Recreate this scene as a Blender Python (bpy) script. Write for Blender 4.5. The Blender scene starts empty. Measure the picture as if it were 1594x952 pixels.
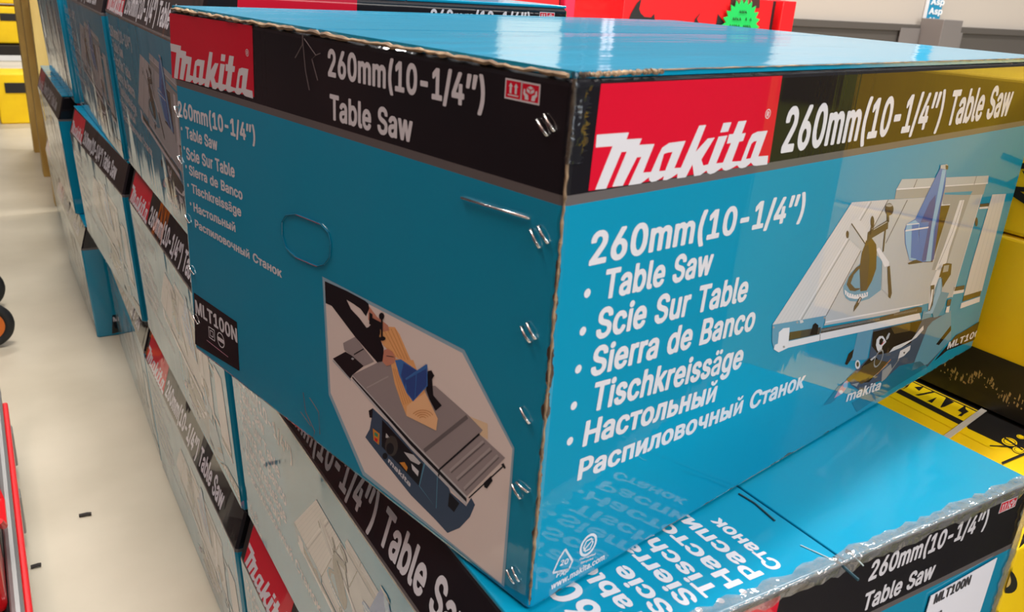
import bpy, bmesh, math, random, json
from mathutils import Vector, Matrix
from mathutils.geometry import tessellate_polygon
random.seed(7)
scene = bpy.context.scene
C = scene.collection

# ------------------------------------------------------------------ camera
CAM = Vector((0.0, 0.0, 1.1256))
W2C = Matrix(((0.8547776099771844, -0.5151302394801842, 0.06321450667987644),
              (0.1333343361927072, 0.33567868626095343, 0.9324922382423196),
              (-0.5015747125541143, -0.7886448224411344, 0.35561517369629975)))
FPX = 1335.7556
cd = bpy.data.cameras.new('camera'); cam = bpy.data.objects.new('camera', cd); C.objects.link(cam)
cam.matrix_world = Matrix.Translation(CAM) @ W2C.transposed().to_4x4()
cd.sensor_fit = 'HORIZONTAL'; cd.sensor_width = 36.0; cd.lens = 36.0 * FPX / 1594.0
cd.clip_start = 0.02; cd.clip_end = 100
cd.dof.use_dof = True; cd.dof.focus_distance = 0.95; cd.dof.aperture_fstop = 14.0
scene.camera = cam

# ------------------------------------------------------------------ world, lamps, exposure
scene.view_settings.view_transform = 'Standard'; scene.view_settings.look = 'None'
scene.view_settings.gamma = 1.0; scene.view_settings.exposure = 0.0
scene.view_settings.use_curve_mapping = False
wd = bpy.data.worlds.new('hall_ambient'); scene.world = wd; wd.use_nodes = True
wd.node_tree.nodes['Background'].inputs[0].default_value = (0.92, 0.95, 1.0, 1)
wd.node_tree.nodes['Background'].inputs[1].default_value = 0.22
def area(name, loc, rot, sx, sy, power, col):
    l = bpy.data.lights.new(name, 'AREA'); l.shape = 'RECTANGLE'; l.size = sx; l.size_y = sy
    l.energy = power; l.color = col
    o = bpy.data.objects.new(name, l); C.objects.link(o); o.location = loc; o.rotation_euler = rot
    return o
# rows of ceiling tubes running across the aisles
for i, (x, y) in enumerate([(1.0, -2.6), (3.6, -2.6), (1.2, 1.2), (4.0, 1.0), (-0.3, 5.0), (-0.2, 2.0), (4.0, 4.6), (-1.6, 8.5), (1.6, 9.0)]):
    area('ceiling_tube_light', (x, y, 4.3), (0, 0, 0.1), 2.2, 0.28, 150, (1.0, 0.97, 0.93))
# cool fill added behind the camera to brighten the right-hand faces
area('cool_front_fill', (2.4, -5.5, 2.2), (math.radians(80), 0, math.radians(12)), 5.0, 2.4, 190, (0.86, 0.94, 1.0))
# added warm fill, stands in for bounce off the left side of the aisle
area('warm_bounce_fill', (-1.2, 0.6, 3.4), (0, math.radians(-38), 0), 1.2, 3.0, 60, (1.0, 0.62, 0.50))

# ------------------------------------------------------------------ pixel tracing on real surfaces
W2CT = W2C.transposed()
def ray(p):
    return W2CT @ Vector(((p[0] - 797.0) / FPX, -(p[1] - 476.0) / FPX, -1.0))
def at_z(p, z):
    d = ray(p); return CAM + d * ((z - CAM.z) / d.z)
def at_x(p, x):
    d = ray(p); return CAM + d * ((x - CAM.x) / d.x)
def at_y(p, y):
    d = ray(p); return CAM + d * ((y - CAM.y) / d.y)
def crop(x0, y0, s, pts):                     # points read off an enlarged detail of the photograph
    return [(x0 + a / s, y0 + b / s) for a, b in pts]

FL = 0.0                                      # floor
Z0 = 0.3606; Z1 = 0.7212; CH = 0.36               # tops of the carton layers
MA = math.radians(-11.5)
MO = Vector((0.2769, 0.3879, Z1))             # near bottom corner of the turned carton
MX = Vector((math.cos(MA) , -math.sin(MA), 0)); MY = Vector((math.sin(MA), math.cos(MA), 0))
CW, CD = 0.786, 0.537
def front_uv(p):
    d = ray(p); n = MY; t = (MO - CAM).dot(n) / d.dot(n); q = CAM + d * t - MO
    return (q.dot(MX), q.z)
def left_uv(p):
    d = ray(p); n = MX; t = (MO - CAM).dot(n) / d.dot(n); q = CAM + d * t - MO
    return (CD - q.dot(MY), q.z)

# ------------------------------------------------------------------ materials
def nt(m): m.use_nodes = True; return m.node_tree
MATS = {}
def principled(name, col, rough=0.5, metal=0.0, coat=0.0, bump=None, alpha=1.0, coat_rough=0.05, coat_ior=1.5, spec=0.5):
    key = (name, bump)
    if key in MATS: return MATS[key]
    m = bpy.data.materials.new(name); t = nt(m); b = t.nodes['Principled BSDF']
    b.inputs['Base Color'].default_value = (*col, 1); b.inputs['Roughness'].default_value = rough
    b.inputs['Metallic'].default_value = metal; b.inputs['Coat Weight'].default_value = coat
    b.inputs['Coat Roughness'].default_value = coat_rough; b.inputs['Coat IOR'].default_value = coat_ior
    b.inputs['Specular IOR Level'].default_value = spec
    if bump: add_bump(t, b, bump)
    MATS[key] = m
    return m
def add_bump(t, b, kind):
    N = t.nodes; L = t.links
    tc = N.new('ShaderNodeTexCoord')
    prev = None
    rows = {'card': [((150, 150, 3), 0.00006, 1), ((9, 9, 2.0), 0.0009, 1), ((34, 34, 4), 0.00012, 1)],
            'film': [((60, 60, 1.5), 0.00006, 1), ((6, 6, 0.6), 0.0022, 1), ((24, 24, 1.6), 0.0005, 1)],
            'top': [((5, 22, 5), 0.0016, 2), ((60, 60, 60), 0.00015, 2)],
            'crinkle': [((90, 90, 90), 0.003, 2), ((30, 30, 30), 0.010, 2)],
            'rough': [((40, 40, 40), 0.001, 3)]}[kind]
    for sc, dist, det in rows:
        mp = N.new('ShaderNodeMapping'); mp.inputs['Scale'].default_value = sc
        L.new(tc.outputs['Object'], mp.inputs[0])
        n = N.new('ShaderNodeTexNoise'); n.inputs['Scale'].default_value = 1.0; n.inputs['Detail'].default_value = det
        L.new(mp.outputs[0], n.inputs['Vector'])
        bp = N.new('ShaderNodeBump'); bp.inputs['Distance'].default_value = dist; bp.inputs['Strength'].default_value = 1.0
        L.new(n.outputs['Fac'], bp.inputs['Height'])
        if prev: L.new(prev.outputs[0], bp.inputs['Normal'])
        prev = bp
    L.new(prev.outputs[0], b.inputs['Coat Normal'])
    if kind == 'crinkle' or kind == 'rough': L.new(prev.outputs[0], b.inputs['Normal'])

INK = {'white': (0.66, 0.64, 0.68), 'black': (0.006, 0.005, 0.008), 'teal': (0.0, 0.25, 0.42), 'red': (0.62, 0.003, 0.025),
       'taupe': (0.12, 0.105, 0.105), 'steel': (0.42, 0.43, 0.46), 'plank': (0.55, 0.53, 0.55), 'mid': (0.30, 0.30, 0.31),
       'dark': (0.05, 0.042, 0.038), 'slate': (0.045, 0.075, 0.13), 'bluegrey': (0.10, 0.27, 0.40), 'blue': (0.045, 0.16, 0.46),
       'deepblue': (0.03, 0.07, 0.27), 'paleblue': (0.22, 0.42, 0.62), 'brown': (0.085, 0.055, 0.022), 'beige': (0.78, 0.66, 0.62),
       'edge': (0.28, 0.42, 0.52), 'skin': (0.60, 0.24, 0.16), 'wood': (0.85, 0.42, 0.17), 'woodend': (0.90, 0.52, 0.28),
       'grain': (0.60, 0.24, 0.08), 'tabletop': (0.32, 0.265, 0.27), 'tablelite': (0.42, 0.36, 0.36), 'tabledark': (0.15, 0.125, 0.13),
       'orange': (0.65, 0.25, 0.03), 'green': (0.05, 0.25, 0.15), 'pink': (0.5, 0.25, 0.35), 'sand': (0.80, 0.58, 0.38),
       'cutline': (0.0, 0.13, 0.22), 'tealdark': (0.0, 0.15, 0.27)}
def ink(name, wrap):
    if wrap: return principled('wrapped_print_' + name, INK[name], 0.5, coat=1.0, bump='film', coat_rough=0.03, spec=0.12, coat_ior=1.62)
    return principled('print_' + name, INK[name], 0.5, coat=1.0, bump='card', coat_rough=0.03, coat_ior=1.5, spec=0.12)

def top_ink():
    m = principled('scuffed_top_film', INK['teal'], 0.5, coat=1.0, bump='top', coat_rough=0.12, coat_ior=1.38, spec=0.05); return m
def body_material(name, sx, sy, wrap):
    """cardboard wall: teal print, dark band and taupe line above, brown board where edges are rubbed"""
    m = bpy.data.materials.new(name); t = nt(m); N = t.nodes; L = t.links; b = N['Principled BSDF']
    tc = N.new('ShaderNodeTexCoord'); sep = N.new('ShaderNodeSeparateXYZ'); L.new(tc.outputs['Object'], sep.inputs[0])
    def math_(op, a, c_=None):
        n = N.new('ShaderNodeMath'); n.operation = op
        for i, v in enumerate((a, c_)):
            if v is None: continue
            if isinstance(v, (int, float)): n.inputs[i].default_value = v
            else: L.new(v, n.inputs[i])
        return n.outputs[0]
    def mix(f, a, c_):
        n = N.new('ShaderNodeMix'); n.data_type = 'RGBA'; L.new(f, n.inputs[0])
        for i, v in ((6, a), (7, c_)):
            if isinstance(v, tuple): n.inputs[i].default_value = (*v, 1)
            else: L.new(v, n.inputs[i])
        return n.outputs[2]
    x, y, z = sep.outputs
    ns = N.new('ShaderNodeTexNoise'); ns.inputs['Scale'].default_value = 55; ns.inputs['Detail'].default_value = 4; L.new(tc.outputs['Object'], ns.inputs['Vector'])
    n2 = N.new('ShaderNodeTexNoise'); n2.inputs['Scale'].default_value = 5; n2.inputs['Detail'].default_value = 3; L.new(tc.outputs['Object'], n2.inputs['Vector'])
    c1 = mix(math_('GREATER_THAN', z, 0.2855), INK['teal'], INK['taupe'])
    c2 = mix(math_('GREATER_THAN', z, 0.2915), c1, INK['black'])
    c3 = mix(math_('GREATER_THAN', z, CH - 0.0012), c2, INK['teal'])
    dx = math_('MINIMUM', x, math_('SUBTRACT', sx, x)); dy = math_('MINIMUM', y, math_('SUBTRACT', sy, y))
    dz = math_('MINIMUM', z, math_('SUBTRACT', CH, z))
    second = math_('MAXIMUM', math_('MINIMUM', dx, dy), math_('MINIMUM', math_('MAXIMUM', dx, dy), dz))
    thr = math_('MULTIPLY', math_('SUBTRACT', math_('ADD', ns.outputs['Fac'], n2.outputs['Fac']), 0.80 if not wrap else 9.0), 0.012)
    wear = math_('LESS_THAN', second, thr)
    kr = mix(math_('GREATER_THAN', ns.outputs['Fac'], 0.5), (0.30, 0.19, 0.10), (0.07, 0.045, 0.03))
    c4 = mix(wear, c3, kr)
    L.new(c4, b.inputs['Base Color'])
    if wrap:
        b.inputs['Roughness'].default_value = 0.5; b.inputs['Specular IOR Level'].default_value = 0.12; b.inputs['Coat Weight'].default_value = 1; b.inputs['Coat Roughness'].default_value = 0.035; b.inputs['Coat IOR'].default_value = 1.62
        add_bump(t, b, 'film')
    else:
        b.inputs['Roughness'].default_value = 0.5; b.inputs['Coat Weight'].default_value = 1.0; b.inputs['Coat Roughness'].default_value = 0.03; b.inputs['Coat IOR'].default_value = 1.5; b.inputs['Specular IOR Level'].default_value = 0.12
        add_bump(t, b, 'card')
    return m

# ------------------------------------------------------------------ mesh helpers
class MB:
    """collects geometry for ONE mesh object"""
    def __init__(s): s.v = []; s.f = []; s.mi = []; s.m = []
    def mat(s, m):
        if m not in s.m: s.m.append(m)
        return s.m.index(m)
    def add(s, vs, fs, m):
        o = len(s.v); s.v += [tuple(v) for v in vs]; k = s.mat(m)
        for f in fs: s.f.append(tuple(o + i for i in f)); s.mi.append(k)
    def box(s, lo, hi, m, bev=0.0, R=None):
        bm = bmesh.new(); bmesh.ops.create_cube(bm, size=1)
        lo = Vector(lo); hi = Vector(hi)
        for v in bm.verts: v.co = Vector([lo[i] + (v.co[i] + 0.5) * (hi[i] - lo[i]) for i in range(3)])
        if bev: bmesh.ops.bevel(bm, geom=bm.edges[:], offset=bev, segments=3, affect='EDGES', profile=0.5)
        bm.verts.index_update()
        vs = [(R @ v.co) if R else v.co.copy() for v in bm.verts]
        s.add(vs, [[v.index for v in f.verts] for f in bm.faces], m); bm.free()
    def tube(s, pts, r, m, n=8, closed=False, flat=None):
        pts = [Vector(p) for p in pts]; k = len(pts); vs = []; fs = []
        up = Vector((0.13, 0.21, 0.97))
        for i, p in enumerate(pts):
            a = pts[(i - 1) % k] if (closed or i) else p
            c = pts[(i + 1) % k] if (closed or i < k - 1) else p
            d = (c - a).normalized(); s1 = d.cross(up)
            if s1.length < 0.1: s1 = d.cross(Vector((1, 0, 0)))
            s1.normalize(); s2 = d.cross(s1)
            rr = r[i] if isinstance(r, (list, tuple)) else r
            for j in range(n):
                t = 2 * math.pi * j / n; vs.append(p + (s1 * math.cos(t) + s2 * math.sin(t)) * rr)
        for i in range(k if closed else k - 1):
            for j in range(n):
                a = i * n + j; b = i * n + (j + 1) % n; e = ((i + 1) % k) * n
                fs.append((a, b, e + (j + 1) % n, e + j))
        if not closed: fs.append(tuple(range(n))[::-1]); fs.append(tuple((k - 1) * n + j for j in range(n)))
        s.add(vs, fs, m)
    def cyl(s, c, ax, r, h, m, n=28, r2=None):
        c = Vector(c); ax = Vector(ax).normalized(); a = ax.orthogonal().normalized(); b = ax.cross(a); r2 = r if r2 is None else r2
        vs = []
        for q, rr in ((c, r), (c + ax * h, r2)):
            for j in range(n):
                t = 2 * math.pi * j / n; vs.append(q + (a * math.cos(t) + b * math.sin(t)) * rr)
        fs = [(j, (j + 1) % n, n + (j + 1) % n, n + j) for j in range(n)] + [tuple(range(n))[::-1], tuple(n + j for j in range(n))]
        s.add(vs, fs, m)
    def prism(s, poly, off, m):
        """solid from a planar outline (3-D points) pushed along off"""
        n = len(poly); poly = [Vector(p) for p in poly]; off = Vector(off)
        tris = tessellate_polygon([poly])
        vs = poly + [p + off for p in poly]
        fs = [tuple(t) for t in tris] + [tuple(n + i for i in reversed(t)) for t in tris] + [(i, (i + 1) % n, n + (i + 1) % n, n + i) for i in range(n)]
        s.add(vs, fs, m)
    def build(s, name, parent=None, smooth=False, recalc=True):
        me = bpy.data.meshes.new(name); me.from_pydata(s.v, [], s.f)
        for m in s.m: me.materials.append(m)
        me.polygons.foreach_set('material_index', s.mi)
        if recalc:
            bm = bmesh.new(); bm.from_mesh(me); bmesh.ops.recalc_face_normals(bm, faces=bm.faces); bm.to_mesh(me); bm.free()
        if smooth: me.polygons.foreach_set('use_smooth', [True] * len(me.polygons))
        me.update()
        o = bpy.data.objects.new(name, me); C.objects.link(o)
        if parent: o.parent = parent
        return o
def tag(o, label, cat, group=None, kind=None):
    if label: o['label'] = label
    if cat: o['category'] = cat
    if group: o['group'] = group
    if kind: o['kind'] = kind
    return o
def thing(name, label, cat, loc=(0, 0, 0), rz=0.0, group=None):
    o = bpy.data.objects.new(name, None); C.objects.link(o); o.location = loc; o.rotation_euler = (0, 0, rz); o.empty_display_size = 0.1
    return tag(o, label, cat, group)
def dup(root, loc, rz, label):
    r = root.copy(); C.objects.link(r); r.location = loc; r.rotation_euler = (0, 0, rz); r['label'] = label
    for ch in list(root.children):
        c = ch.copy(); C.objects.link(c); c.parent = r
        for g in ch.children:
            d = g.copy(); C.objects.link(d); d.parent = c
    return r

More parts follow.
